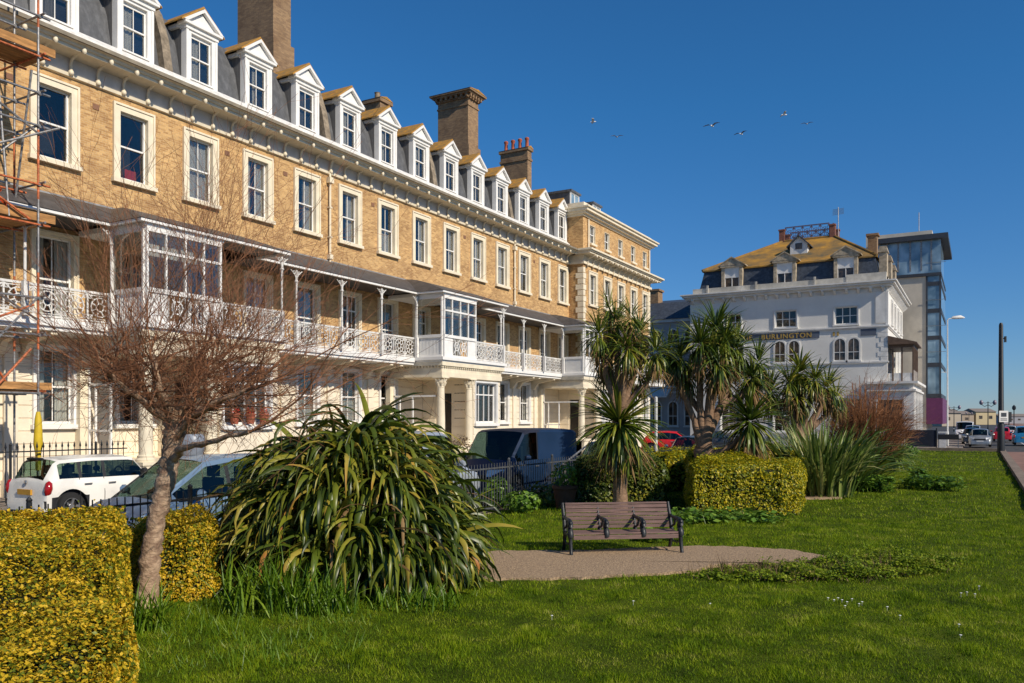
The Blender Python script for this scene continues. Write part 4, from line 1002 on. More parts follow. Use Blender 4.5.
# far buildings and pier end
def far_block(px0, px1, D, z, label, col, roof=None):
    a, b_ = at(px0, D), at(px1, D)
    t = thing('distant_building', label, 'building', tuple((a+b_)/2))
    w = (b_-a).length; ang = math.atan2((b_-a).y, (b_-a).x); t.rotation_euler.z = ang
    mb = MB(); mb.box(-w/2, w/2, 0, 10, 0, z); 
    for i in range(int(w/4)): mb.box(-w/2+1.2+i*4, -w/2+2.6+i*4, -.03, -.001, z*.45, z*.7, 1)
    mb.build('wall', [mat('far_wall', col, .9, .1, .1), M['dglass']], t, local=True)
    r = MB(); r.prof_x([(-.4, z), (10.4, z), (5, z+1.4)], -w/2-.3, w/2+.3); r.build('roof', roof or M['pave'], t, local=True)
far_block(942, 961, 260, 4.2, 'low cream building far down the seafront left of the lamps', (.50, .42, .32))
far_block(962, 974, 330, 4.2, 'small tan building far down the seafront above the parked cars', (.42, .33, .24))
far_block(976, 996, 330, 5.2, 'pale yellow building far along the seafront beside the double lamp', (.58, .47, .28))
far_block(1000, 1045, 420, 3.6, 'long low grey building on the hazy far seafront', (.33, .33, .36))

def flat_paint(name, col):
    m = paint(name, col, .45, 0); b = m.node_tree.nodes['Principled BSDF']; b.inputs['Coat Weight'].default_value = 0; b.inputs['Specular IOR Level'].default_value = .22
    return m
# ================================================================ VEHICLES
def lerpk(keys, x):
    if x <= keys[0][0]: return keys[0][1:]
    for a, b_ in zip(keys, keys[1:]):
        if x <= b_[0]:
            t = (x-a[0])/(b_[0]-a[0]); return [p+(q-p)*t for p, q in zip(a[1:], b_[1:])]
    return keys[-1][1:]
def vehicle(name, label, cat, loc, heading, keys, wheels, side, front, rear, col, group=None, wr=.31, pillars=(), zf=.22, arch='body', roofcol=None, detail=True, extras=None, lightz=(.62, .78)):
    """local +x is forward; heading rotates about z"""
    t = thing(name, label, cat, loc, heading, group)
    L = keys[-1][0]
    xs = set(np.round(np.arange(0, L, .08), 3)) | {k[0] for k in keys} | set(side) | set(front) | set(rear)
    for p in pillars: xs |= set(p)
    for w in wheels: xs |= {round(w+d, 3) for d in (-.42, -.36, -.3, -.2, 0, .2, .3, .36, .42)}
    xs = sorted(x for x in xs if 0 <= x <= L)
    rings = []
    for x in xs:
        zb, zr, wb, wt = lerpk(keys, x)
        f = zf
        for w in wheels:
            d = abs(x-w)
            if d < wr+.09: f = max(f, wr+math.sqrt(max(0, (wr+.09)**2-d*d)))
        f = min(f, zb-.08)
        h = zb-zf
        pts = [(0, zf), (wb*.86, zf), (wb*.86, f-.002), (wb*.985, f), (wb*1.0, max(f+.01, zf+h*.45)), (wb*.995, max(f+.02, zf+h*.72)), (wb*.965, max(f+.03, zb-.05)), (wb*.93, max(f+.04, zb)),
               (wt+.015, max(zb+.01, zr-.09)), (wt-.05, max(zb+.015, zr-.02)), (wt*.6, max(zb+.018, zr+.01)), (0, max(zb+.02, zr+.03))]
        rings.append([(x-L/2, p[0], p[1]) for p in pts])
    body, roof, gs1, gs2, gf, gr, pl = MB(), MB(), MB(), MB(), MB(), MB(), MB()
    n = 12
    for s in (-1, 1):
        for i in range(len(xs)-1):
            xm = (xs[i]+xs[i+1])/2
            for j in range(n-1):
                q = [rings[i][j], rings[i+1][j], rings[i+1][j+1], rings[i][j+1]]
                q = [(v[0], v[1]*s, v[2]) for v in q]
                if s > 0: q = q[::-1]
                tgt = body
                if j == 7 and side[0] < xm < side[1]:
                    tgt = pl if any(p[0] < xm < p[1] for p in pillars) else (gs1 if s < 0 else gs2)
                elif j >= 8 and front[0] < xm < front[1]: tgt = gf if j >= 9 else body
                elif j >= 8 and rear[0] < xm < rear[1]: tgt = gr if j >= 9 else body
                elif j == 2 or j < 2: tgt = pl
                elif j >= 8 and side[0]-.2 < xm < front[1]: tgt = roof
                if arch == 'black' and j in (3,) and any(abs(xm-w) < wr+.16 for w in wheels): tgt = pl
                tgt.quad(*q)
    # weld helper: merge by distance via dict
    def weld(mb):
        d = {}; mp = []; vs = []
        for v in mb.v:
            k = (round(v[0], 4), round(v[1], 4), round(v[2], 4))
            if k not in d: d[k] = len(vs); vs.append(v)
            mp.append(d[k])
        fs = []; ms = []
        for f, mm in zip(mb.f, mb.m):
            g = []
            for i in f:
                if mp[i] not in g: g.append(mp[i])
            if len(g) > 2: fs.append(g); ms.append(mm)
        mb.v, mb.f, mb.m = vs, fs, ms
        return mb
    for e, rg in ((0, rings[0]), (1, rings[-1])):
        for s in (-1, 1):
            vs = [(v[0], v[1]*s, v[2]) for v in rg]
            body.add(vs, [tuple(range(n)) if (s > 0) == (e == 1) else tuple(range(n))[::-1]])
    P = paint(name+'_paint', col) if not isinstance(col, bpy.types.Material) else col
    weld(body).build('body', P, t, local=True, angle=38)
    if roof.v: weld(roof).build('roof', P if roofcol is None else roofcol, t, local=True, angle=38)
    for mb_, nm in ((gs1, 'side_window'), (gs2, 'side_window'), (gf, 'windscreen'), (gr, 'rear_window')):
        if mb_.v: weld(mb_).build(nm, M['carglass'], t, local=True, angle=60)
    weld(pl).build('black_trim', M['plastic'], t, local=True, angle=60)
    W = max(k[3] for k in keys)
    w0 = None
    for w in wheels:
        for s in (-1, 1):
            l = (w-L/2, s*(W-.13), wr)
            if w0 is None or s < 0 and True and w0.get('side') != s:
                pass
            ty = MB(); prof = []
            nn = 22
            for (r_, y_) in ((wr*.66, -.1), (wr*.95, -.1), (wr, -.07), (wr, .07), (wr*.95, .1), (wr*.66, .1)):
                prof.append([(r_*math.cos(2*math.pi*k/nn), y_*1.0, r_*math.sin(2*math.pi*k/nn)) for k in range(nn)])
            vs = [v for r_ in prof for v in r_]
            fs = [(a*nn+k, a*nn+(k+1) % nn, ((a+1) % 6)*nn+(k+1) % nn, ((a+1) % 6)*nn+k) for a in range(6) for k in range(nn)]
            ty.add(vs, fs); wo = ty.build('wheel', M['tyre'], t, l, local=True, angle=40)
            rm = MB()
            yo = s*.06
            rm.add([(wr*.66*math.cos(2*math.pi*k/nn), yo-s*.05, wr*.66*math.sin(2*math.pi*k/nn)) for k in range(nn)], [tuple(range(nn))], 1)
            for k in range(5):
                a = 2*math.pi*k/5
                rm.tube([(0, yo, 0), (wr*.66*math.cos(a), yo, wr*.66*math.sin(a))], .035, 4)
            rm.tube([(0, yo-.03, 0), (0, yo+.03, 0)], .06, 8)
            pts = [(wr*.65*math.cos(2*math.pi*k/nn), yo+s*.02, wr*.65*math.sin(2*math.pi*k/nn)) for k in range(nn+1)]
            rm.tube(pts, .02, 4, cap=False)
            rm.build('rim', [M['rim'], M['plastic']], wo, (0, 0, 0), local=True)
    # lights, mirrors, plates
    zl, zh = lightz
    for s in (-1, 1):
        zb, zr, wb, wt = lerpk(keys, L-.16)
        h = MB(); y0, y1 = s*wb*.52, s*wb*.985
        h.add([(L/2-.02-.0, y0, zl), (L/2-.20, y1+s*.01, zl), (L/2-.30, y1+s*.012, zh), (L/2-.10, y0, zh-.02), (L/2-.3, y0, zl), (L/2-.5, y1*.9, zl), (L/2-.5, y1*.9, zh), (L/2-.4, y0, zh)],
              [(0,1,2,3),(4,7,6,5),(0,4,5,1),(3,2,6,7),(1,5,6,2),(0,3,7,4)])
        h.build('headlight', M['lens_white'], t, local=True, angle=30)
        zb, zr, wb, wt = lerpk(keys, .12)
        h = MB(); h.tube([(-L/2+.06, s*wb*.93, zl-.02), (-L/2+.085, s*wb*.955, zl+.04), (-L/2+.10, s*wb*.96, (zl+zh)/2+.04), (-L/2+.12, s*wb*.945, zh+.06), (-L/2+.13, s*wb*.93, zh+.1)], [.03, .075, .09, .07, .02], 9); h.build('tail_light', M['lens_red'], t, local=True, angle=50)
        xm = front[0]+(front[1]-front[0])*.55
        zb, zr, wb, wt = lerpk(keys, xm)
        h = MB(); h.tube([(xm-L/2-.15, s*(wb-.02), zb+.04), (xm-L/2-.15, s*(wb+.10), zb+.09)], .02, 5); h.tube([(xm-L/2-.16, s*(wb+.03), zb+.11), (xm-L/2-.13, s*(wb+.12), zb+.12), (xm-L/2-.16, s*(wb+.20), zb+.11)], [.05, .085, .05], 8)
        h.build('wing_mirror', P if arch != 'black' else M['plastic'], t, local=True, angle=50)
        for p in pillars:
            xd = p[0]
            zb, zr, wb, wt = lerpk(keys, xd)
            h = MB()
            h.bar((xd-L/2+.0, s*(wb*.99+.003), zf+.12), (xd-L/2, s*(wb*1.0+.003), zf+(zb-zf)*.5), .012); h.bar((xd-L/2, s*(wb*1.0+.003), zf+(zb-zf)*.5), (xd-L/2, s*(wb*.94+.003), zb), .012)
            h.build('door_seam', M['plastic'], t, local=True)
            h = MB(); zz = zf+(zb-zf)*.78; h.box(xd-L/2+.1, xd-L/2+.28, min(s*(wb*.98), s*(wb*.98+.035)), max(s*(wb*.98), s*(wb*.98+.035)), zz, zz+.035); h.build('door_handle', M['rim'], t, local=True)
    if detail:
        h = MB()
        for xx in (front[0]-.75, side[0]+.7):
            for s in (-1, 1):
                zt = lerpk(keys, xx)[1]
                h.box(xx-L/2-.25, xx-L/2+.25, s*.36-.24, s*.36+.24, zf+.1, zf+.4); h.box(xx-L/2-.33, xx-L/2-.2, s*.36-.22, s*.36+.22, zf+.4, zt-.42); h.box(xx-L/2-.32, xx-L/2-.22, s*.36-.12, s*.36+.12, zt-.40, zt-.2)
        h.box(front[0]+.1-L/2, front[1]-L/2-.1, -.6, .6, .5, lerpk(keys, front[1])[0]-.06)
        h.tube([(front[0]-.05-L/2+.35*math.cos(0), .36+.17*math.cos(a), lerpk(keys, front[0])[0]+.17*math.sin(a)) for a in np.linspace(0, 2*math.pi, 13)], .02, 5, cap=False)
        h.build('seats', M['plastic'], t, local=True)
        h = MB(); h.box(L/2-.02, L/2+.012, -.26, .26, zl-.2, zl-.09); h.build('number_plate', M['hotel_trim'], t, local=True)
        h = MB(); h.box(L/2-.07, L/2+.008, -.42, .42, zl-.06, zl+.05); h.build('grille', M['plastic'], t, local=True)
        h = MB(); h.box(-L/2-.014, -L/2+.03, -.26, .26, zl-.02, zl+.10); h.build('number_plate', M['plate_y'], t, local=True)
    if extras: extras(t, L)
    return t
HATCH = [(0, .50, .52, .70, .50), (.03, .62, .64, .77, .55), (.10, .86, .90, .80, .60), (.18, .93, 1.02, .81, .60), (.52, .94, 1.38, .83, .58), (.9, .93, 1.45, .84, .60), (1.8, .92, 1.47, .85, .60), (2.4, .91, 1.41, .85, .57), (3.10, .89, .95, .84, .58), (3.6, .80, .83, .81, .56), (3.85, .66, .69, .76, .52), (3.95, .48, .50, .68, .48)]
MINI = [(0, .40, .42, .70, .52), (.03, .55, .57, .76, .55), (.06, .82, .84, .79, .60), (.12, .90, .98, .80, .62), (.30, .93, 1.30, .81, .63), (.42, .94, 1.375, .82, .64), (1.2, .93, 1.41, .83, .65), (2.15, .92, 1.395, .84, .63), (2.30, .92, 1.37, .84, .63), (2.72, .91, .96, .83, .62), (3.3, .86, .89, .80, .60), (3.6, .72, .74, .74, .55), (3.7, .48, .50, .66, .48)]
MPV = [(0, .55, .57, .74, .55), (.04, .75, .78, .80, .58), (.12, .98, 1.06, .84, .62), (.5, 1.0, 1.56, .86, .63), (1.0, 1.0, 1.62, .87, .64), (2.2, .98, 1.64, .88, .64), (2.7, .97, 1.58, .88, .62), (3.62, .94, 1.0, .87, .62), (4.0, .80, .83, .83, .60), (4.2, .66, .68, .78, .55), (4.3, .48, .5, .70, .5)]
VAN = [(0, .6, 1.78, .88, .80), (.06, 1.1, 1.93, .93, .83), (.3, 1.12, 1.98, .95, .84), (2.6, 1.12, 2.0, .96, .84), (3.2, 1.12, 1.99, .96, .83), (3.45, 1.11, 1.93, .96, .80), (4.18, 1.08, 1.14, .95, .78), (4.7, .92, .95, .92, .72), (4.9, .74, .76, .86, .66), (5.0, .5, .52, .78, .6)]
def mini_x(t, L):
    h = MB(); h.box(-L/2-.0+.02, -L/2+.28, -.78, .78, .30, .46); h.build('bumper', t.children[0].data.materials[0], t, local=True)
    h = MB(); h.tube([(-L/2+.25, -.3, 1.38), (-L/2+.18, 0, 1.40), (-L/2+.25, .3, 1.38)], .03, 6); h.build('roof_spoiler', t.children[0].data.materials[0], t, local=True)
    h = MB(); h.lathe((0, 0, 0), [(.05, 0), (.05, .02), (.02, .03)], 10); o = h.build('badge', M['rim'], t, (-L/2+.04, 0, .86), local=True); o.rotation_euler = (0, R(-90), 0)
vehicle('hatchback_car', 'small white hatchback with black wheel arch parked by the spiked railings', 'car', (-18.87, 12.55, 0), R(90), MINI, (.62, 3.0), (.36, 2.6), (2.30, 2.72), (.10, .38), (.80, .77, .70), pillars=((.82, .90), (1.42, 1.50)), wr=.30, arch='black', extras=mini_x, lightz=(.60, .80))
vehicle('people_carrier', 'pale blue car with tinted windscreen parked behind the bare tree trunk', 'car', (-12.05, 10.05, 0), R(-90), MPV, (.75, 3.45), (.45, 3.35), (2.70, 3.62), (.12, .5), paint('pale_blue_paint', (.20, .30, .42), .3, .3), pillars=((1.3, 1.38), (2.25, 2.33)))
vehicle('silver_van', 'silver van with sloping bonnet half hidden behind the big flax plant', 'van', (-12.15, 15.75, 0), R(90), VAN, (.95, 4.1), (2.55, 4.0), (3.45, 4.18), (9, 9.1), paint('silver_van_paint', (.42, .46, .52), .3, .3), pillars=((2.56, 2.62),), wr=.34, lightz=(.72, .92))
vehicle('panel_van', 'dark navy panel van parked facing left behind the park railings', 'van', (-12.15, 21.55, 0), R(-90), VAN, (.95, 4.1), (2.75, 4.0), (3.45, 4.18), (9, 9.1), flat_paint('navy_paint', (.009, .026, .066)), pillars=((2.76, 2.82),), wr=.34, lightz=(.72, .92), roofcol=flat_paint('navy_roof', (.02, .022, .035)))
vehicle('estate_car', 'dark blue car parked just behind the navy van', 'car', (-12.1, 28.3, 0), R(-90), HATCH, (.7, 3.2), (.55, 2.95), (2.4, 3.1), (.18, .52), (.02, .05, .11), pillars=((1.2, 1.27), (1.95, 2.02)))
vehicle('parked_car', 'blue-grey car seen between the two cordyline trunks below the red car', 'car', (-12.1, 38.5, 0), R(-90), HATCH, (.7, 3.2), (.55, 2.95), (2.4, 3.1), (.18, .52), (.05, .09, .15), pillars=((1.2, 1.27), (1.95, 2.02)))
vehicle('red_car', 'bright red hatchback seen side on between the two cordyline trees', 'car', tuple(at(672, 56)), R(8), HATCH, (.7, 3.2), (.55, 2.95), (2.4, 3.1), (.18, .52), (.62, .015, .015), pillars=((1.2, 1.27), (1.95, 2.02)))
vehicle('parked_car', 'dark grey car to the right of the red hatchback behind the forked cordyline', 'car', tuple(at(716, 60)), R(8), HATCH, (.7, 3.2), (.55, 2.95), (2.4, 3.1), (.18, .52), (.03, .035, .045), pillars=((1.2, 1.27), (1.95, 2.02)))
G = 'cars parked along the seafront kerb'
vehicle('parked_car', 'silver hatchback parked nearest at the end of the lawn on the seafront', 'car', tuple(at(980, 69)), R(-90), HATCH, (.7, 3.2), (.55, 2.95), (2.4, 3.1), (.18, .52), paint('silver2', (.36, .36, .35), .3, .5), G, pillars=((1.2, 1.27), (1.95, 2.02)))
vehicle('parked_car', 'black car parked second in the seafront row behind the silver hatchback', 'car', tuple(at(972, 76)), R(-90), HATCH, (.7, 3.2), (.55, 2.95), (2.4, 3.1), (.18, .52), (.03, .03, .035), G, pillars=((1.2, 1.27), (1.95, 2.02)))
vehicle('parked_car', 'light grey car parked third in the seafront row before the white van', 'car', tuple(at(973, 84)), R(-90), MPV, (.75, 3.45), (.45, 3.35), (2.70, 3.62), (.12, .5), paint('grey2', (.45, .46, .48), .3, .4), G, pillars=((1.3, 1.38), (2.25, 2.33)))
vehicle('white_van', 'white van parked at the far end of the seafront row of cars', 'van', tuple(at(965, 92)), R(-90), VAN, (.95, 4.1), (2.75, 4.0), (3.45, 4.18), (9, 9.1), (.75, .75, .74), G, pillars=((2.76, 2.82),), wr=.34, lightz=(.72, .92))
vehicle('red_car', 'small red car on the seafront road just beyond the black pole', 'car', tuple(at(1002, 86)), R(90), HATCH, (.7, 3.2), (.55, 2.95), (2.4, 3.1), (.18, .52), (.50, .012, .02), pillars=((1.2, 1.27), (1.95, 2.02)))
vehicle('blue_car', 'bright blue car cut off by the right edge of the picture on the road', 'car', tuple(at(1024, 74)), R(90), MPV, (.75, 3.45), (.45, 3.35), (2.70, 3.62), (.12, .5), (.03, .22, .42), pillars=((1.3, 1.38), (2.25, 2.33)))
vehicle('white_car', 'white car approaching far away on the seafront road beside the traffic light', 'car', tuple(at(1010, 100)), R(-90), HATCH, (.7, 3.2), (.55, 2.95), (2.4, 3.1), (.18, .52), (.7, .7, .7), pillars=((1.2, 1.27), (1.95, 2.02)))
# ================================================================ STREET FURNITURE
def railing_run(name, label, x, y0, y1, h, gap, mt, spike=False, group=None, step=2.4):
    t = thing(name, label, 'railing', (x, (y0+y1)/2, 0), 0, group)
    y = y0
    while y < y1-.01:
        ye = min(y+step, y1); mb = MB()
        mb.bar((x, y, h-.12), (x, ye, h-.12), .035); mb.bar((x, y, .14), (x, ye, .14), .035)
        q = y+gap
        while q < ye-.02:
            if spike: mb.tube([(x, q, .1), (x, q, h-.04), (x, q, h), (x, q, h+.14)], [.013, .013, .03, .002], 5)
            else: mb.tube([(x, q, .1), (x, q, h)], .010, 5)
            q += gap
        mb.build('railing_panel', mt, t)
        p = MB(); p.box(x-.025, x+.025, y-.025, y+.025, 0, h+.04); p.lathe((x, y, h+.04), [(.03, 0), (.04, .03), (.01, .07)], 8); p.build('post', mt, t)
        y += step
    return t
M['railgrey'] = mat('grey_railing_paint', (.09, .095, .10), .4, .2, 10)
railing_run('park_railing', 'thin dark railings beyond the golden hedge in front of the pale blue car', -10.3, 3.5, 13.1, 1.22, .12, M['black'], group='railings along the park edge')
railing_run('park_railing', 'thin grey upright railings in front of the navy van', -10.3, 13.1, 26.0, 1.22, .13, M['railgrey'], group='railings along the park edge')
railing_run('park_railing', 'thin dark railings running behind the hedges towards the white hotel', -10.3, 26.0, 62.0, 1.22, .2, M['black'], group='railings along the park edge', step=3.0)
railing_run('area_railing', 'black spiked railings behind the white hatchback', -22.15, 5.0, 15.6, 1.55, .175, M['black'], True)
# stair handrail beside the van
t = thing('street_handrail', 'slanting silver handrail beside the rear of the navy van', 'handrail', (-10.6, 23.2, 0))
mb = MB(); mb.tube([(-10.55, 21.4, .95), (-10.55, 23.4, 1.55), (-10.55, 24.2, 1.6)], .03, 6); mb.build('rail', M['galv'], t)
for y, z in ((21.6, 1.0), (23.6, 1.55)): mb = MB(); mb.tube([(-10.55, y, 0), (-10.55, y, z)], .025, 6); mb.build('post', M['galv'], t)
# scaffold
S = thing('scaffold', 'tube scaffold with orange and steel poles, timber decks and red netting at the left edge', 'scaffold', (-22.9, 10, 0))
sx = (-22.35, -23.5); sy = (13.05, 10.7, 8.3, 5.9)
def pole(a, b_, mt='galv', nm='tube', r=.031):
    mb = MB(); mb.tube([a, b_], r, 7); return mb.build(nm, M[mt], S)
for j, y in enumerate(sy):
    for i, x in enumerate(sx):
        zs = [0, 3.2, 6.2, 7.6, 9.9, 15.5]
        cols = ['galv', 'galv', 'rust', 'galv', 'rust' if (i+j) % 2 == 0 else 'galv', 'galv']
        segs_ = [(0, 4.2, 'galv'), (4.2, 6.3, 'rust'), (6.3, 8.3, 'galv'), (8.3, 10.2, 'rust'), (10.2, 13.0, 'galv'), (13.0, 16, 'rust' if (i+j) % 2 == 0 else 'galv')]
        for a, b_, c in segs_: pole((x, y, a), (x, y, b_), c, 'standard')
for z in (3.0, 4.6, 5.6, 7.6, 8.7, 10.3, 11.2, 12.2, 13.3):
    for x in sx:
        pole((x+.05, 4.8, z), (x+.05, 13.35, z), 'rust' if z in (7.6, 8.7, 12.2) else 'galv', 'ledger')
    for j, y in enumerate(sy):
        pole((-22.1, y+.05, z+.05), (-24.3, y+.05, z+.05), 'rust' if (j+int(z)) % 3 == 0 else 'galv', 'transom')
for (a, b_, c) in (((-22.3, 13.0, 10.1), (-22.3, 8.4, 12.4), 'galv'), ((-22.28, 13.6, 10.4), (-22.28, 8.8, 7.8), 'galv'), ((-22.3, 13.0, 5.0), (-22.3, 8.5, 7.6), 'galv'), ((-22.3, 12.9, 5.4), (-22.3, 9.0, 3.6), 'rust'), ((-23.5, 13, 7.8), (-22.4, 12.9, 11.8), 'galv'), ((-22.3, 8.4, 10.2), (-22.3, 12.8, 14.6), 'galv'), ((-22.25, 12.8, 4.2), (-22.25, 9.2, 0), 'rust'), ((-22.3, 8.5, 10), (-22.3, 12.8, 7.7), 'rust'), ((-23.5, 10.7, 7.7), (-22.35, 13.0, 10.3), 'galv'), ((-22.35, 10.7, 12.3), (-23.5, 13.0, 15.0), 'rust'), ((-22.3, 10.8, 3.1), (-22.3, 13.0, 5.6), 'galv'), ((-23.4, 12.9, 3.1), (-22.4, 10.8, 5.6), 'rust'), ((-22.4, 11.9, 7.7), (-22.4, 11.6, 12.2), 'galv'), ((-22.4, 12.3, 7.7), (-22.5, 12.0, 12.2), 'galv'), ((-23.5, 8.3, 7.7), (-23.5, 12.6, 12.2), 'galv')):
    pole(a, b_, c, 'brace')
for (z, y1) in ((12.25, 13.4), (7.62, 13.4), (3.0, 13.3)):
    for i in range(5):
        mb = MB(); x = -22.45-.235*i; mb.box(x-.225, x, 4.6, y1, z+.06, z+.1); mb.build('deck_board', M['board'], S)
    mb = MB(); mb.box(-22.42, -22.38, 4.6, y1+.15, z+.101, z+.33 if z > 4 else z+.30); mb.build('toe_board', M['board'], S)
mb = MB()
random.seed(3)
for i in range(160):
    y = 9.0+random.random()*3.2; z = 8.0+random.random()*.55*(1 if y < 11 else .7); p = Vector((-22.45-random.random()*.25, y, z))
    d = Vector((random.uniform(-.05, .05), random.uniform(-.28, .28), random.uniform(-.22, .22)))
    e = Vector((.05, random.uniform(.02, .06), random.uniform(.04, .1)))
    mb.add([p, p+d, p+d+e, p+e], [(0, 1, 2, 3)])
mb.build('safety_netting', M['net'], S)
mb = MB(); mb.tube([(-22.35, 13.05, .9), (-22.35, 13.05, 1.35), (-22.35, 13.05, 1.6), (-22.35, 13.05, 2.3), (-22.35, 13.05, 2.5)], [.07, .075, .12, .09, .05], 10); mb.build('foam_sleeve', M['yellow'], S, angle=60)
for j, y in enumerate(sy):
    for z in (3.0, 5.6, 7.6, 8.7, 10.3, 12.2):
        pass
mb = MB()
for y in sy[:3]:
    for x in sx:
        for z in (3.0, 4.6, 5.6, 7.6, 8.7, 10.3, 11.2, 12.2, 13.3): mb.cbox((x+.02, y+.02, z), (.1, .1, .08))
mb.build('coupler', M['galv'], S)
# lamp posts
def tall_lamp(px, D, z, label):
    p = at(px, D); t = thing('street_lamp', label, 'lamp post', tuple(p), TH)
    mb = MB(); mb.tube([(0, 0, 0), (0, 0, 1.2), (0, 0, 1.25), (0, 0, z-.05), (.12, 0, z+.05), (.9, 0, z+.15)], [.1, .1, .07, .05, .045, .04], 8); mb.bar((-.5, 0, 6.3), (.05, 0, 6.3), .04); mb.build('post', M['steel_post'], t, local=True, angle=50)
    mb = MB(); mb.tube([(.35, 0, z+.12), (.5, 0, z+.15), (1.1, 0, z+.2), (1.45, 0, z+.14)], [.06, .14, .16, .05], 8); mb.build('lamp_head', M['hotel_trim'], t, local=True, angle=50)
tall_lamp(947.5, 70, 10.8, 'tall pale street lamp with a flat head in front of the glass tower')
def twin_lamp(px, D, z, label):
    p = at(px, D); t = thing('twin_lamp', label, 'lamp post', tuple(p), TH)
    mb = MB(); mb.tube([(0, 0, 0), (0, 0, 1), (0, 0, 1.05), (0, 0, z)], [.14, .12, .07, .06], 8)
    for s in (-1, 1): mb.tube([(0, 0, z-.5), (s*.5, 0, z-.75), (s*.95, 0, z-.45), (s*1.0, 0, z-.1)], .045, 6); mb.tube([(0, 0, z-.1), (s*.4, 0, z-.25), (s*.9, 0, z-.1)], .03, 6)
    mb.build('post', M['black'], t, local=True)
    for s in (-1, 1):
        mb = MB(); mb.lathe((s*1.0, 0, z-.5), [(.08, 0), (.24, .15), (.28, .4), (.2, .6), (.03, .75)], 10); mb.build('lantern', mat('lantern_glass', (.25, .22, .26), .3), t, local=True, angle=50)
twin_lamp(988, 122, 4.9, 'black twin-headed seafront lamp beside the pole with the small sign')
twin_lamp(954, 150, 4.6, 'smaller black twin-headed seafront lamp far away beside the tall pale lamp')
twin_lamp(969, 300, 4.6, 'tiny distant twin-headed lamp on the seafront above the white van')
p = at(1001, 55); t = thing('black_pole', 'thick black tapered pole with a small white sign at the lawn corner', 'pole', tuple(p), TH)
mb = MB(); mb.tube([(0, 0, 0), (0, 0, 1.9), (0, 0, 2.0), (0, 0, 8.6), (0, 0, 8.75)], [.23, .22, .18, .13, .08], 12); mb.tube([(.1, 0, 7.7), (.3, 0, 7.7)], .04, 6); mb.box(.25, .33, -.08, .08, 7.45, 7.85)
mb.build('post', M['black'], t, local=True, angle=50)
mb = MB(); mb.box(-.28, .32, -.28, -.25, 2.1, 2.85); o = mb.build('sign_plate', M['hotel_trim'], t, local=True)
mb = MB(); mb.box(-.16, .2, -.286, -.281, 2.45, 2.72); mb.box(-.2, .24, -.286, -.281, 2.2, 2.25); mb.box(-.2, .24, -.286, -.281, 2.3, 2.34); mb.build('sign_marks', M['dkframe'], o, local=True)
p = at(656, 31); t = thing('sign_post', 'plain pale grey post rising from the hedge near the red car', 'post', tuple(p))
mb = MB(); mb.tube([(0, 0, 0), (0, 0, 3.1)], .06, 8); mb.lathe((0, 0, 3.1), [(.06, 0), (.05, .03), (.01, .05)], 8); mb.build('post', M['steel_post'], t, local=True)
p = at(1009, 105); t = thing('traffic_light', 'dark traffic light on a thin pole in the distance beyond the black pole', 'traffic light', tuple(p), TH)
mb = MB(); mb.tube([(0, 0, 0), (0, 0, 2.6)], .07, 6); mb.build('pole', M['black'], t, local=True)
mb = MB(); mb.box(-.25, .25, -.15, .15, 1.9, 3.2); mb.build('signal_head', M['black'], t, local=True)
p = at(1014, 140); t = thing('flag_pole', 'thin dark mast with a small box top far away at the right edge', 'pole', tuple(p), TH)
mb = MB(); mb.tube([(0, 0, 0), (0, 0, 4.0)], .09, 6); mb.lathe((0, 0, 3.8), [(.1, 0), (.3, .2), (.3, .6), (.05, .9)], 8); mb.build('mast', M['black'], t, local=True)
# planters
t = thing('round_planter', 'large rounded grey-blue glazed pot beside the porch column', 'plant pot', (-21.75, 17.6, 1.0))
mb = MB(); mb.lathe((0, 0, 0), [(.2, 0), (.36, .2), (.42, .5), (.38, .75), (.33, .82), (.29, .8)], 18); mb.build('pot', M['pot'], t, local=True, angle=50)
def bush(mb, c, r, n, ls, seed=1, up=.3):
    rr = random.Random(seed)
    for i in range(n):
        u = rr.uniform(-1, 1); a = rr.uniform(0, 2*math.pi); q = math.sqrt(1-u*u)
        d = Vector((q*math.cos(a), q*math.sin(a), u)); rad = rr.uniform(.45, 1.0)**.6
        p = Vector(c)+Vector((d.x*r[0], d.y*r[1], d.z*r[2]))*rad
        leaf(mb, p, (d+Vector((0, 0, up))+Vector([rr.uniform(-.7, .7) for _ in range(3)])), ls*rr.uniform(.6, 1.3), rr)
def leaf(mb, p, d, s, rr):
    d = d.normalized() if d.length > 1e-6 else Vector((0, 0, 1))
    a = d.cross(Vector((rr.uniform(-1, 1), rr.uniform(-1, 1), rr.uniform(-1, 1))))
    if a.length < 1e-4: a = Vector((1, 0, 0))
    a.normalize(); b_ = d.cross(a)
    w = s*.32
    mb.add([p-a*s*.5, p+b_*w+d*s*.06, p+a*s*.5+d*s*.05, p-b_*w+d*s*.06], [(0, 1, 2, 3)])
mb = MB(); bush(mb, (0, 0, 1.05), (.35, .35, .35), 220, .09, 5); mb.build('plant', M['stem'], t, local=True)
for (y, lab) in ((19.3, 'first red flower pot on the bay window sill seen through the bare tree'), (20.0, 'middle red flower pot on the bay window sill left of the flax'), (20.6, 'third red flower pot on the bay window sill nearest the flax')):
    t = thing('flower_pot', lab, 'flower pot', (XP+.06, y, 2.13), group='red pots on the bay window sill')
    mb = MB(); mb.lathe((0, 0, 0), [(.12, 0), (.17, .3), (.19, .3), (.19, .36), (.15, .36)], 12); mb.build('pot', M['terracotta'], t, local=True, angle=40)
    mb = MB(); bush(mb, (0, 0, .45), (.16, .16, .12), 60, .08, int(y)); mb.build('plant', M['redcurtain'], t, local=True)
t = thing('planter_barrel', 'rust brown planter with green shrub beside the park railings behind the bench', 'planter', tuple(at(565, 21)))
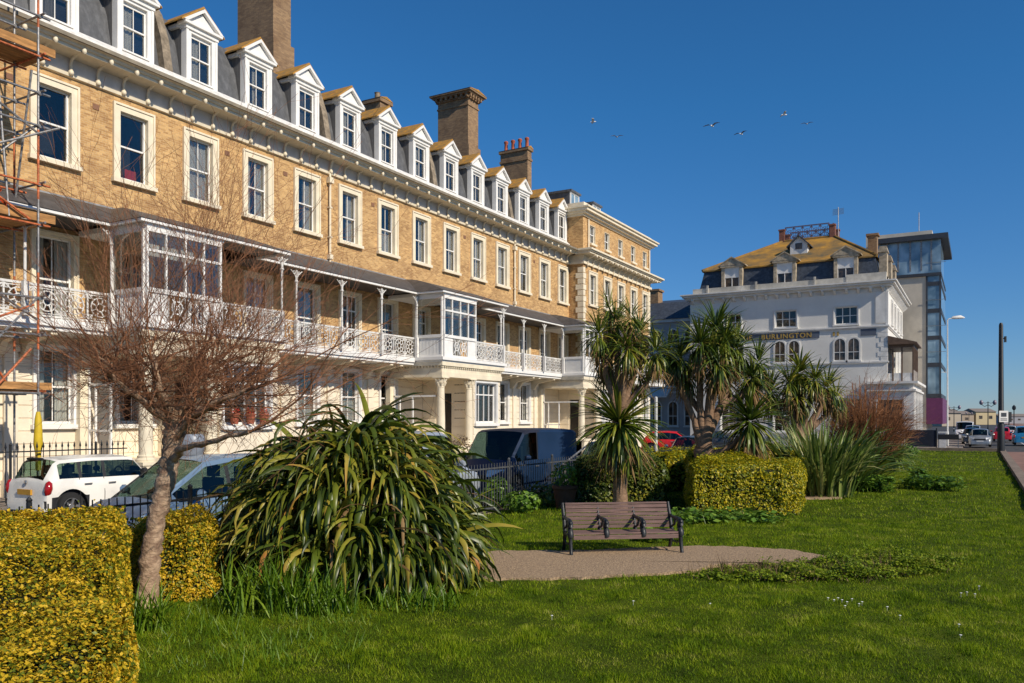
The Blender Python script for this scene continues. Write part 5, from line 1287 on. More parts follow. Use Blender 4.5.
mb = MB(); mb.lathe((0, 0, 0), [(.22, 0), (.28, .35), (.30, .5), (.33, .52), (.33, .6), (.27, .6)], 16); mb.build('pot', mat('rusty_pot', (.13, .055, .03), .8, .2), t, local=True, angle=40)
mb = MB(); bush(mb, (0, 0, .85), (.36, .36, .38), 350, .10, 8); mb.build('shrub', M['weed'], t, local=True)
t = thing('front_garden_planter', 'terracotta trough with bare twiggy shrub below the porch beside the navy van', 'planter', (-21.0, 31.9, 0))
mb = MB(); mb.box(-.35, .35, -.9, .9, 0, .7); mb.build('trough', M['stone'], t, local=True)
mb = MB(); bush(mb, (0, 0, 1.1), (.5, .9, .5), 500, .09, 18); mb.build('shrub', M['stem'], t, local=True)

# ================================================================ BENCH
bl = at(567, 13.95); br = at(675, 14.2)
B = thing('park_bench', 'slatted brown wooden park bench with four black cast iron arms on the gravel patch', 'bench', tuple((bl+br)/2), math.atan2((br-bl).y, (br-bl).x))
BL = (br-bl).length/2; B.scale = (1, 1, .90)
sd = (-.22, -.11, .0, .11)
for i, y in enumerate((-.27, -.17, -.07, .03, .13)):
    mb = MB(); z = .43 - abs(i-2)*.002 + (.015 if i == 0 else 0); mb.box(-BL+.04, BL-.04, y-.047, y+.047, z-.03, z); mb.build('seat_slat', M['wood'], B, local=True)
for i in range(6):
    z = .487+.073*i; y = .205+.028*i
    mb = MB(); mb.box(-BL+.04, BL-.04, y-.013, y+.013, z-.031, z+.031); mb.build('back_slat', M['wood'], B, local=True)
mb = MB(); mb.box(-BL+.04, BL-.04, .345, .42, .895, .925); mb.build('top_rail', M['wood'], B, local=True)
mb = MB(); mb.box(-BL+.05, BL-.05, -.325, -.317, .32, .40); mb.build('apron', M['wood'], B, local=True)
def arm(x, legs):
    mb = MB(); r = .024
    mb.tube([(x, .40, .92), (x, .30, .70), (x, .20, .45), (x, .16, .40)], [.028, .034, .036, .034], 8)
    mb.tube([(x, .30, .68), (x, .12, .66), (x, -.05, .665), (x, -.20, .66), (x, -.30, .62), (x, -.315, .57), (x, -.26, .55)], [.028, .030, .034, .040, .044, .042, .03], 8)
    mb.tube([(x, -.25, .62), (x, -.21, .55), (x, -.27, .49), (x, -.30, .42), (x, -.30, .36)], [.034, .040, .046, .055, .05], 8)
    mb.tube([(x, .18, .47), (x, .05, .52), (x, -.02, .60), (x, -.0, .66)], .022, 6)
    mb.tube([(x, -.31, .38), (x, .2, .37)], .024, 6)
    mb.ring((x, -.29, .62), .045, .025, 'x', 10)
    o = mb.build('arm', M['black'], B, local=True, angle=60)
    if legs:
        for sgn, pts in ((1, [(x, -.30, .40), (x, -.29, .28), (x, -.335, .12), (x, -.36, .02), (x, -.39, .0)]), (2, [(x, .18, .42), (x, .20, .28), (x, .26, .12), (x, .31, .02), (x, .34, .0)])):
            l = MB(); l.tube(pts, [.036, .036, .030, .034, .036], 7); l.box(x-.035, x+.035, pts[-1][1]-.05, pts[-1][1]+.05, 0, .025); l.build('leg', M['black'], B, local=True, angle=60)
        l = MB(); l.tube([(x, -.30, .27), (x, -.1, .20), (x, .1, .20), (x, .2, .27)], .015, 6); l.build('stretcher', M['black'], B, local=True)
arm(-BL, True); arm(BL, True); arm(-BL/3-.02, False); arm(BL/3-.02, False)
B2 = B
random.seed(11)

# ================================================================ PLANTS
def strap(mb, base, az, L, w, e0, droop, segs=6, fold=.35, twist=0, rr=random, tipdrop=0):
    """arching strap leaf: e0 start elevation, droop total pitch change (radians)"""
    p = Vector(base); h = Vector((math.cos(az), math.sin(az), 0)); side = Vector((-math.sin(az), math.cos(az), 0))
    vs = []; ds = L/segs; e = e0
    for i in range(segs+1):
        t = i/segs
        ww = w*(.55+.45*min(1, t*4))*(1-max(0, (t-.45)/.55)**1.6)+.0005
        d = h*math.cos(e)+Vector((0, 0, math.sin(e))); nrm = d.cross(side)
        sd = (side*math.cos(twist*t)+nrm*math.sin(twist*t))
        vs += [p-sd*ww/2, p+nrm*ww*fold*.5, p+sd*ww/2]
        e = e0-droop*((t+1/segs)**1.4)
        p = p+(h*math.cos(e)+Vector((0, 0, math.sin(e))))*ds
        if p.z < .03: p.z = .03
    fs = []
    for i in range(segs):
        a = i*3; fs += [(a, a+1, a+4, a+3), (a+1, a+2, a+5, a+4)]
    mb.add(vs, fs)
# big flax
fp = at(350, 11.9)
t = thing('flax_plant', 'huge clump of dark green arching strap leaves in the middle of the lawn', 'plant', tuple(fp))
mb = MB(); rr = random.Random(5)
for i in range(200):
    fa = rr.uniform(0, 2*math.pi); fr_ = 1.5*rr.random()**.55; fz = max(.05, 2.08*(1-(fr_/1.7)**2)*rr.uniform(.15 if rr.random() < .5 else .6, 1))
    fx, fy = fr_*math.cos(fa), fr_*math.sin(fa)*.8
    for k in range(18):
        az = fa+rr.gauss(0, 1.0) if fr_ > .5 else rr.uniform(0, 6.28)
        strap(mb, (fx+rr.uniform(-.1, .1), fy+rr.uniform(-.1, .1), fz+rr.uniform(-.15, .1)), az, rr.uniform(.9, 1.5)*(1.12-.25*fr_/1.5), rr.uniform(.05, .095), R(rr.uniform(20, 88))-.25*fr_/1.5, R(rr.uniform(105, 190))*(1 if rr.random() > .08 else .45), 8, .5, rr.uniform(-1.5, 1.5), rr)
mb.build('leaves', M['phorm'], t, local=True, smooth=True)
mb = MB()
for i in range(160):
    az = rr.uniform(0, 2*math.pi)
    strap(mb, (rr.uniform(-1.2, 1.2), rr.uniform(-.9, .9), rr.uniform(.1, 1.1)), az, rr.uniform(.9, 1.5), .05, R(rr.uniform(0, 60)), R(rr.uniform(60, 150)), 7, .4, rr.uniform(-2, 2), rr)
mb.build('dead_leaves', M['dead'], t, local=True, smooth=True)
# second flax
t = thing('flax_plant', 'pale striped flax clump to the right of the clipped hedge', 'plant', tuple(at(822, 24.5)))
mb = MB()
for i in range(520):
    az = rr.uniform(0, 2*math.pi); rad = .95*rr.random()
    strap(mb, (rad*math.cos(az), rad*math.sin(az), .02), az+rr.uniform(-.5, .5), rr.uniform(1.4, 2.75), rr.uniform(.06, .10), R(rr.uniform(62, 92)), R(rr.uniform(10, 80)), 6, .4, rr.uniform(-1, 1), rr)
mb.build('leaves', M['phorm2'], t, local=True, smooth=True)
t = thing('flax_plant', 'low dark flax clump in front of the russet bush', 'plant', tuple(at(852, 27)))
mb = MB()
for i in range(260):
    az = rr.uniform(0, 2*math.pi); rad = .7*rr.random()
    strap(mb, (rad*math.cos(az), rad*math.sin(az), .02), az+rr.uniform(-.5, .5), rr.uniform(1.1, 2.1), rr.uniform(.06, .10), R(rr.uniform(55, 90)), R(rr.uniform(20, 80)), 6, .4, rr.uniform(-1, 1), rr)
mb.build('leaves', M['cord_dark'], t, local=True, smooth=True)
t = thing('spiky_plant', 'small spiky grey-green plant at the far end of the shrub bed', 'plant', tuple(at(893, 36)))
mb = MB()
for i in range(160):
    strap(mb, (rr.uniform(-.3, .3), rr.uniform(-.3, .3), .6), rr.uniform(0, 6.28), rr.uniform(.8, 1.5), .07, R(rr.uniform(-10, 80)), R(rr.uniform(20, 90)), 5, .4, 0, rr)
mb.tube([(0, 0, 0), (0, 0, .7)], .12, 8)
mb.build('leaves', M['phorm2'], t, local=True)
# cordylines
def cordyline(base, label, trunks, heads, lm, seed, r0):
    rr = random.Random(seed); t = thing('cordyline_tree', label, 'palm-like tree', tuple(base), TH)
    mb = MB()
    for pts, rad in trunks:
        # lumpy refined curve
        P = []; Q = []
        for i in range(len(pts)-1):
            for k in range(5):
                u = k/5; a, b_ = Vector(pts[i]), Vector(pts[i+1]); P.append(a.lerp(b_, u)+Vector((rr.uniform(-.012, .012), rr.uniform(-.012, .012), 0))); Q.append((rad[i]*(1-u)+rad[i+1]*u)*rr.uniform(.92, 1.1))
        P.append(Vector(pts[-1])); Q.append(rad[-1]); mb.tube(P, Q, 10)
    mb.build('trunk', M['ctrunk'], t, local=True, smooth=True)
    for (c, L, n, tilt) in heads:
        mb = MB(); c = Vector(c)
        for i in range(n):
            az = rr.uniform(0, 2*math.pi); u = rr.random()
            el = R(88)-R(tilt)*u**.7
            b_ = c+Vector((.05*math.cos(az), .05*math.sin(az), .12-.3*u))
            ll = L*rr.uniform(.65, .98)
            strap(mb, b_, az, ll, L*.052*rr.uniform(.8, 1.25), el, R(rr.uniform(25, 95))*(.5+.8*u), 6, .45, rr.uniform(-.5, .5), rr)
        mb.build('leaf_head', lm, t, local=True)
        mb = MB()
        for i in range(int(n*.55)):
            az = rr.uniform(0, 2*math.pi)
            strap(mb, c+Vector((.05*math.cos(az), .05*math.sin(az), -.2-.3*rr.random())), az, L*rr.uniform(.5, .85), L*.04, R(rr.uniform(-75, -20)), R(rr.uniform(10, 50)), 4, .4, rr.uniform(-1, 1), rr)
        mb.build('dead_skirt', M['dead'], t, local=True)
    return t
# local frame: x = photo right, y = away, z = up  (D=19.6: 1px=.0239m)
k1 = 19.6/F
Zp = lambda y, D: CZ+(419-y)/F*D
def hd(px, py, D, px0, dy=0): return ((px-px0)/F*D, dy, Zp(py, D))
c = 19.8
heads1 = [(hd(619, 425, c, 620, -.1), 1.45, 340, 165), (hd(598, 336, c, 620, -.2), .72, 110, 155), (hd(616, 322, c, 620, .2), .7, 110, 150), (hd(640, 332, c, 620, .1), .7, 110, 150), (hd(655, 352, c, 620, -.1), .75, 100, 140), (hd(626, 348, c, 620, -.3), .8, 110, 140), (hd(606, 358, c, 620, .3), .7, 90, 140), (hd(640, 372, c, 620, .2), .7, 80, 145), (hd(610, 308, c, 620, 0.1), .62, 60, 140), (hd(630, 318, c, 620, -.2), .62, 70, 140)]
cordyline(at(620, c), 'slim cordyline with a shaggy lower head standing right behind the bench', [
    ([(0, 0, 0), (0, 0, 1.0), (-.02, 0, 1.9), (0, .0, 2.6)], [.19, .16, .17, .16]),
    ([(0, 0, 2.3), hd(606, 375, c, 620), hd(600, 345, c, 620, -.2)], [.11, .07, .07]), ([(0, 0, 2.4), hd(618, 370, c, 620, .1), hd(617, 330, c, 620, .2)], [.11, .08, .07]),
    ([(0, 0, 2.4), hd(634, 372, c, 620), hd(641, 340, c, 620, .1)], [.11, .07, .06]), ([(0, 0, 2.5), hd(645, 385, c, 620, -.1), hd(655, 360, c, 620, -.1)], [.09, .06, .06]),
    ([(0, 0, 2.4), hd(624, 378, c, 620, -.2), hd(626, 355, c, 620, -.3)], [.1, .07, .06]), ([(0, 0, 2.4), hd(612, 370, c, 620, .3), hd(610, 312, c, 620, .1)], [.09, .06, .05])], heads1, M['cord'], 21, .2)
c = 23.5
heads2 = [(hd(716, 330, c, 703, 0), 1.15, 150, 120), (hd(697, 345, c, 703, -.4), 1.05, 130, 140), (hd(679, 358, c, 703, 0), 1.0, 120, 145), (hd(736, 350, c, 703, .1), 1.05, 130, 140), (hd(752, 378, c, 703, 0), 1.0, 120, 150), (hd(712, 365, c, 703, -.5), 1.0, 130, 150), (hd(745, 422, c, 703, -.5), 1.35, 210, 170), (hd(668, 352, c, 703, .1), .9, 90, 150), (hd(760, 362, c, 703, .2), .9, 90, 150), (hd(690, 375, c, 703, .3), .95, 100, 150), (hd(730, 380, c, 703, .4), .9, 90, 150), (hd(722, 345, c, 703, -.3), 1.0, 100, 140)]
cordyline(at(703, c), 'broad many-headed cordyline rising from the clipped hedge', [
    ([(0, 0, 0), (0, 0, 1.2), (.03, 0, 1.5)], [.32, .28, .26]),
    ([(0, 0, 1.3), hd(708, 420, c, 703), hd(712, 372, c, 703, -.2), hd(716, 338, c, 703)], [.24, .15, .12, .09]),
    ([(0, 0, 1.3), hd(694, 420, c, 703), hd(680, 385, c, 703), hd(679, 365, c, 703)], [.13, .09, .08, .08]),
    ([(0, 0, 1.5), hd(700, 405, c, 703), hd(696, 355, c, 703, -.4)], [.14, .1, .08]),
    ([(0, 0, 1.6), hd(722, 405, c, 703), hd(735, 360, c, 703, .1)], [.15, .11, .08]),
    ([hd(722, 405, c, 703), hd(742, 395, c, 703), hd(752, 385, c, 703)], [.1, .08, .08]),
    ([(0, 0, 1.2), hd(722, 450, c, 703, -.3), hd(745, 432, c, 703, -.5)], [.12, .09, .08]),
    ([hd(708, 420, c, 703), hd(690, 395, c, 703, .3), hd(690, 380, c, 703, .3)], [.1, .08, .07])], heads2, M['cord_dark'], 22, .3)
c = 29.0
heads3 = [(hd(800, 372, c, 798, 0), 1.15, 130, 130), (hd(772, 392, c, 798, .2), 1.1, 120, 150), (hd(786, 384, c, 798, -.3), 1.0, 110, 140), (hd(828, 388, c, 798, .1), 1.05, 120, 145), (hd(812, 380, c, 798, -.3), 1.0, 110, 140), (hd(838, 398, c, 798, .2), .9, 90, 150), (hd(795, 398, c, 798, -.2), 1.0, 90, 150)]
cordyline(at(798, c), 'spreading cordyline behind the pale flax in front of the white hotel', [
    ([(0, 0, 0), (0, 0, 1.5), hd(800, 380, c, 798)], [.25, .2, .1]), ([(0, 0, 1.3), hd(775, 405, c, 798)], [.15, .09]), ([(0, 0, 1.3), hd(826, 396, c, 798)], [.15, .09]), ([(0, 0, 1.5), hd(786, 392, c, 798, -.3)], [.14, .08]), ([(0, 0, 1.5), hd(812, 388, c, 798, -.3)], [.14, .08]), ([(0, 0, 1.5), hd(838, 405, c, 798, .2)], [.12, .07])], heads3, M['cord'], 23, .25)

# bare tree
def twigs(mb, p, d, L, r, depth, rr, up=.12, gen=0):
    segs = max(3, int(L/.16)); pts = [Vector(p)]; rad = [r]; dd = Vector(d).normalized(); q = Vector(p)
    for i in range(segs):
        dd = (dd+Vector((rr.uniform(-.16, .16), rr.uniform(-.16, .16), rr.uniform(-.10, .12)+up*.15))).normalized()
        q = q+dd*(L/segs); pts.append(q.copy()); rad.append(max(.0018, r*(1-(i+1)/segs*.75)))
    mb.tube(pts, rad, 7 if r > .03 else (5 if r > .012 else 3), cap=r > .012)
    if depth > 0:
        n = {3: 4, 2: 5, 1: 4}.get(depth, 3)
        for i in range(n):
            j = rr.randint(max(1, segs//4), segs)
            a = (pts[j]-pts[j-1]).normalized(); e = Vector((rr.uniform(-1, 1), rr.uniform(-1, 1), rr.uniform(-.7, .9)))
            nd = (a*.75+e*.62).normalized()
            twigs(mb, pts[j], nd, L*rr.uniform(.35, .62), rad[j]*.6, depth-1, rr, up)
tb = at(147, 10.1)
t = thing('bare_tree', 'leafless leaning tree with flaky pale trunk and dense brown twigs before the hedge', 'tree', tuple(tb), TH)
D0 = 10.1
def tp(px, py, dy=0): return Vector(((px-147)/F*(D0+dy), dy, CZ+(419-py)/F*(D0+dy)))
rr = random.Random(31)
mb = MB(); base = [tp(147, 604), tp(150, 560), tp(156, 520), tp(166, 480), tp(172, 450), tp(175, 420)]
P = []; Q = []; rads = [.145, .115, .105, .11, .11, .135]
for i in range(5):
    for k in range(7):
        u = k/7; P.append(base[i].lerp(base[i+1], u)+Vector((rr.uniform(-.008, .008), rr.uniform(-.008, .008), 0))); Q.append((rads[i]*(1-u)+rads[i+1]*u)*(rr.uniform(.86, 1.0) if k % 2 else rr.uniform(1.02, 1.2)))
P.append(base[-1]); Q.append(.13)
P[0].z = -.02; mb.tube(P, Q, 16); mb.build('trunk', M['bark'], t, local=True, smooth=True)
limbs = [([(174, 440, 0), (195, 420, -.2), (230, 402, -.4), (275, 388, -.5)], .05), ([(174, 430, 0), (152, 400, .1), (125, 378, .2), (92, 358, .2)], .05), ([(175, 425, 0), (172, 390, -.3), (165, 355, -.4)], .07), ([(175, 425, 0), (190, 390, 0), (215, 360, .1)], .07), ([(175, 420, 0), (180, 385, .4), (182, 350, .6)], .06), ([(176, 425, 0), (205, 400, .4), (245, 375, .6)], .055), ([(175, 425, 0), (150, 395, -.4), (132, 372, -.6)], .055), ([(174, 460, 0), (192, 448, -.3), (230, 442, -.6), (285, 432, -.9)], .05)]
mb = MB(); tips = []
for pts, r in limbs:
    pp = [tp(a, b_, c_) for a, b_, c_ in pts]; P = []; Q = []
    for i in range(len(pp)-1):
        for k in range(4):
            u = k/4; P.append(pp[i].lerp(pp[i+1], u)+Vector([rr.uniform(-.02, .02) for _ in range(3)])); Q.append(r*(1-.55*(i+u)/(len(pp)-1))*rr.uniform(.9, 1.15))
    P.append(pp[-1]); Q.append(r*.5); mb.tube(P, Q, 8)
    tips += [(P[j], (P[j]-P[max(0, j-2)]).normalized()) for j in range(3, len(P)) if P[j].z > CZ-.15]
mb.build('limbs', M['bark'], t, local=True, smooth=True)
mb = MB()
cc = tp(190, 370)
for (p, d) in tips:
    for i in range(2):
        out = (p-tp(178, 425)); out.z *= .6
        e = Vector((rr.uniform(-1, 1), rr.uniform(-1, 1), rr.uniform(.0, 1.1)))
        nd = (out.normalized()*.55+e*.8).normalized()
        twigs(mb, p, nd, rr.uniform(.5, 1.4), rr.uniform(.006, .012), 2, rr, .15)
# long shoots
for i in range(60):
    p, d = rr.choice(tips); az = rr.uniform(0, 6.28); el = rr.uniform(.3, 1.45)
    twigs(mb, p, (math.cos(az)*math.cos(el), math.sin(az)*math.cos(el)*.8, math.sin(el)), rr.uniform(1.2, 2.6), rr.uniform(.006, .011), 2, rr, .08)
for i in range(24):
    p, d = rr.choice(tips); 
    twigs(mb, p, (rr.uniform(.7, 1), rr.uniform(-.6, .4), rr.uniform(-.05, .45)), rr.uniform(1.3, 2.1), rr.uniform(.01, .016), 2, rr, .05)
mb.build('twigs', M['twig'], t, local=True)
mb = MB()
for i in range(720):     # matted fine twigs around the knuckles
    p, d = rr.choice(tips); p = p+Vector((rr.gauss(0, .42), rr.gauss(0, .3), rr.gauss(.03, .14)))
    twigs(mb, p, (rr.uniform(-1, 1), rr.uniform(-1, 1), rr.uniform(-.9, .7)), rr.uniform(.2, .6), rr.uniform(.003, .006), 1, rr, 0)
mb.build('fine_twigs', M['twig'], t, local=True)
print('tree verts', len(mb.v))
# russet bush
def twigbush(px, D, label, rx, z0, z1, n, mt, seed, name='bare_shrub'):
    rr = random.Random(seed); t = thing(name, label, 'shrub', tuple(at(px, D)), TH); mb = MB()
    for i in range(n):
        az = rr.uniform(0, 6.28); q = rr.random()**.5
        base = Vector((.25*math.cos(az), .25*math.sin(az), 0)); tip = Vector((rx*q*math.cos(az), rx*q*math.sin(az), z0+(z1-z0)*(1-q*q*.55)*rr.uniform(.5, 1)))
        mid = base.lerp(tip, .5)+Vector((0, 0, .2))
        mb.tube([base, mid, tip], [.03, .018, .009], 4, cap=False)
        for k in range(5):
            s = mid.lerp(tip, rr.random())
            twigs(mb, s, (math.cos(az)*q+rr.uniform(-.8, .8), math.sin(az)*q+rr.uniform(-.8, .8), rr.uniform(-.2, 1)), rr.uniform(.35, .8), .008, 1, rr, .1)
    mb.build('twigs', mt, t, local=True)
twigbush(868, 31, 'rounded russet leafless bush in front of the hotel ground floor', 1.6, .8, 4.1, 270, M['twig2'], 5)
def leafy(px, D, label, r, n, ls, mt, seed, name='shrub', cat='shrub', z=None):
    t = thing(name, label, cat, tuple(at(px, D))); mb = MB(); bush(mb, (0, 0, r[2] if z is None else z), r, n, ls, seed); mb.build('leaves', mt, t, local=True)
leafy(857, 27.5, 'small yellow conifer low beside the dark flax', (.30, .30, .85), 900, .10, M['yellowbush'], 3, 'yellow_conifer')
leafy(874, 33, 'yellow shrub glowing under the russet bush', (.5, .5, 1.0), 900, .11, M['yellowbush'], 4, 'yellow_shrub')
leafy(906, 50, 'low dark green mound at the far edge of the lawn', (.8, .6, .35), 500, .15, M['weed'], 6, 'low_shrub')
leafy(885, 38, 'dark evergreen shrub behind the small spiky plant', (.7, .7, .8), 800, .12, M['shade_green'], 16, 'low_shrub')
leafy(497, 21.0, 'small bright leafy plant nearest the white wheel below the navy van', (.42, .42, .42), 420, .13, M['weed'], 7, 'leafy_plant', 'plant')
leafy(522, 20.0, 'bright green leafy clump below the navy van bonnet', (.5, .4, .28), 500, .12, M['weed'], 8, 'leafy_plant', 'plant')
leafy(545, 21.5, 'dark low clump between the leafy plants and the rust planter', (.7, .4, .33), 500, .11, M['shade_green'], 9, 'leafy_plant', 'plant')
# scattered alexanders on the lawn
def weed(px, D, label, n, r, h, seed):
    rr = random.Random(seed); t = thing('leafy_weed', label, 'plant', tuple(at(px, D))); mb = MB()
    for i in range(n):
        az = rr.uniform(0, 6.28); q = r*rr.random()**.5; p = Vector((q*math.cos(az), q*math.sin(az)*.6, 0)); top = p+Vector((rr.uniform(-.1, .1), rr.uniform(-.1, .1), h*rr.uniform(.3, 1)))
        mb.tube([p, top], [.008, .004], 3)
        for k in range(8): leaf(mb, top+Vector((rr.uniform(-.12, .12), rr.uniform(-.12, .12), rr.uniform(-.12, .03))), Vector((rr.uniform(-.6, .6), rr.uniform(-.6, .6), 1)), rr.uniform(.09, .20), rr)
    mb.build('leaves', M['weed'], t, local=True)
weed(846, 27, 'leafy weed clump nearest the right end of the clipped hedge', 60, .5, .35, 1)
weed(868, 26, 'broad leafy weed clump with a taller stem on the right lawn', 130, .8, .5, 2)
weed(872, 28.5, 'tall thin weed standing up behind the broad leafy clump', 25, .25, .9, 3)
weed(932, 26.5, 'leafy weed clump on the open lawn farthest to the right', 130, .9, .48, 4)
weed(918, 28.5, 'small upright weed behind the right-hand lawn clump', 30, .3, .6, 5)
weed(735, 18.6, 'low weeds at the foot of the clipped hedge front', 90, 1.2, .22, 6)
weed(690, 18.2, 'dark weeds growing behind the right end of the bench', 70, .9, .28, 7)
weed(650, 15.9, 'small weeds just behind the bench back on its left half', 30, .6, .15, 8)

# iris-like clumps
def clump(px, D, label, n, r, L, seed):
    rr = random.Random(seed); t = thing('grass_clump', label, 'plant', tuple(at(px, D)), TH); mb = MB()
    for i in range(n):
        q = r*rr.random()**.6; az = rr.uniform(0, 6.28)
        strap(mb, (q*math.cos(az), q*math.sin(az)*.6, 0), rr.uniform(0, 6.28), L*rr.uniform(.5, 1.1), .022, R(rr.uniform(60, 90)), R(rr.uniform(5, 60)), 5, .4, rr.uniform(-1, 1), rr)
    mb.build('leaves', M['tallgrass'], t, local=True)
clump(283, 9.9, 'bright green sword leaves growing at the left foot of the big flax', 260, .75, .75, 1)
clump(146, 8.9, 'upright green sword leaves beside the edge of the golden hedge', 90, .28, .62, 2)
clump(330, 9.7, 'smaller tuft of green blades just right of the sword leaves', 90, .35, .45, 3)
clump(415, 10.0, 'short green tuft under the centre of the big flax', 120, .6, .35, 4)

# hedges
def hedge(name, label, blocks, mt, dens, ls, seed, loc, slope=None):
    """blocks: list of (polygon ccw, height)"""
    rr = random.Random(seed); t = thing(name, label, 'hedge', loc); loc = Vector(loc); core, lv = MB(), MB()
    for poly, h in blocks:
        poly = [Vector((p[0], p[1], 0))-Vector((loc.x, loc.y, 0)) for p in poly]; n = len(poly)
        c = sum(poly, Vector())/n
        inn = [c+(p-c)*(1-.13/max(.3, (p-c).length)) for p in poly]
        fw = Vector((-sT, cT, 0))
        def dz(p):
            if slope is None: return 0
            return min(0, -(slope[0]-(p+Vector((loc.x, loc.y, 0))).dot(fw)))*slope[1]
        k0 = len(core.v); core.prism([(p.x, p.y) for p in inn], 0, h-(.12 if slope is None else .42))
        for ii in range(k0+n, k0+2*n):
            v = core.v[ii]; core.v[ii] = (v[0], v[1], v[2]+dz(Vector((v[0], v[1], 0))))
        def nz(p): return .05*math.sin(p.x*3.1+seed)+.04*math.sin(p.y*4.3+p.x)+.035*math.sin(p.z*7+p.x*2.3)+.03*math.sin(p.x*9)*math.sin(p.y*8)
        for i in range(n):
            a, b_ = poly[i], poly[(i+1) % n]; e = b_-a; nr = Vector((e.y, -e.x, 0)).normalized()
            if nr.dot((a+b_)/2-c) < 0: nr = -nr
            for k in range(int(e.length*h*dens)):
                p = a+e*rr.random(); p.z = rr.random()*(h+dz(p)); top = min(1, (h-p.z)/.28)
                p = p+nr*(nz(p)-rr.random()**2*.14-.16*(1-top)**2)
                leaf(lv, p, nr*.8+Vector((rr.gauss(0, .55), rr.gauss(0, .55), rr.gauss(.5, .5))), ls*rr.uniform(.5, 1.45), rr)
        # top
        xs = [p.x for p in poly]; ys = [p.y for p in poly]; area = (max(xs)-min(xs))*(max(ys)-min(ys))
        for k in range(int(area*dens*1.1)):
            p = Vector((rr.uniform(min(xs), max(xs)), rr.uniform(min(ys), max(ys)), h))
            ins = all(((poly[(i+1) % n]-poly[i]).cross(p-poly[i])).z*sgn(poly) > 0 for i in range(n))
            if not ins: continue
            de = min(abs((poly[(i+1) % n]-poly[i]).normalized().cross(Vector((p.x, p.y, 0))-poly[i]).z) for i in range(n))
            p.z = h+dz(p)+nz(p)*1.5-rr.random()**2*.12-max(0, .3-de)**2*2.0+(rr.uniform(.02, .10) if rr.random() < .06 else 0)
            leaf(lv, p, Vector((rr.gauss(0, .6), rr.gauss(0, .6), 1)), ls*rr.uniform(.6, 1.3), rr)
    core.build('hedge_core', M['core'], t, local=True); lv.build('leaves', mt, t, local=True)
    print(label, len(lv.f))
def sgn(poly):
    return 1 if (poly[1]-poly[0]).cross(poly[2]-poly[1]).z > 0 else -1
hp = [at(112, 3.7), at(126, 9.9), at(-90, 9.1), at(-420, 3.7)]
hedge('golden_hedge', 'large clipped golden yellow hedge filling the lower left corner', [(hp, 1.27)], M['golden'], 4700, .037, 1, tuple(at(-20, 7.4)), slope=(9.4, .17))
hp = [at(222, 10.9), at(216, 11.5), at(128, 10.95), at(136, 10.35)]
hp = [at(190, 10.3), at(214, 10.6), at(219, 11.2), at(200, 11.5), at(128, 11.2), at(128, 10.3)]
hedge('golden_hedge', 'smaller golden hedge block just behind the bare tree trunk', [(hp, .98)], M['golden'], 4500, .037, 2, tuple(at(175, 10.8)))
hp1 = [at(694, 19.5), at(784, 19.5), at(799, 20.1), at(804, 23.7), at(688, 23.7), at(688, 20.2)]; hp2 = [at(688, 23.8), at(800, 23.8), at(804, 27), at(690, 27)]
hedge('clipped_hedge', 'clipped yellow-green hedge block right of the bench', [(hp1, 1.2), (hp2, 1.36)], M['golden2'], 1900, .055, 3, tuple(at(745, 22)))
hp1 = [at(574, 21.0), at(664, 20.9), at(664, 24.5), at(580, 24.5)]; 
hedge('shaded_hedge', 'hedge with yellow patches and tree shade painted dark green directly behind the bench', [(hp1, 1.2)], M['shade_green'], 900, .085, 4, tuple(at(620, 22)))  # dark leaf colour paints the shade of the trees on this hedge
hp1 = [at(640, 26), at(690, 26), at(700, 36), at(640, 36)]
hedge('far_hedge', 'sunlit hedge top between the bench hedge and the red car', [(hp1, 1.0)], M['golden2'], 350, .12, 5, tuple(at(668, 31)))
# gulls
def gull(px, py, D, lab, dark, a):
    z = CZ+(419-py)/F*D; t = thing('seagull', lab, 'bird', tuple(at(px, D, z)), a)
    mb = MB(); mb.tube([(-.3, 0, 0), (-.2, 0, 0), (0, 0, .02), (.2, 0, .03), (.3, 0, .03), (.36, 0, .02)], [.02, .06, .09, .07, .045, .01], 8); mb.build('body', M['gull'], t, local=True, smooth=True)
    for s in (-1, 1):
        mb = MB(); w = [(0, .05, .03, .14), (.0, .35, .22, .13), (-.05, .65, .20, .09), (-.16, .95, .10, .02)]
        for i in range(3):
            a0, b0_ = w[i], w[i+1]
            mb.add([(a0[0]+a0[3], s*a0[1], a0[2]), (a0[0]-a0[3], s*a0[1], a0[2]), (b0_[0]-b0_[3], s*b0_[1], b0_[2]), (b0_[0]+b0_[3], s*b0_[1], b0_[2])]+[(a0[0]+a0[3], s*a0[1], a0[2]-.025), (a0[0]-a0[3], s*a0[1], a0[2]-.02), (b0_[0]-b0_[3], s*b0_[1], b0_[2]-.015), (b0_[0]+b0_[3], s*b0_[1], b0_[2]-.015)], [(0,1,2,3),(7,6,5,4),(0,3,7,4),(1,5,6,2)])
        mb.build('wing', M['gullg'] if dark else M['gull'], t, local=True)
GG = 'gulls in the sky'
for g in [(593, 122, 95, 'white gull highest at the left of the flock', 0, .4), (617, 137, 120, 'faint grey gull just below the leftmost gull', 1, 2.0), (712, 126, 85, 'dark gull in the middle of the sky above the rest of the pair', 1, 1.4), (741, 134, 100, 'small dark gull right of and below the middle gull', 1, 1.2), (784, 115, 95, 'white gull highest at the right of the flock', 0, .5), (807, 124, 130, 'faintest gull at the far right of the flock', 1, 1.7)]:
    t = gull(*g)
for o in list(COL.objects):
    if o.name.startswith('seagull'): o['group'] = GG

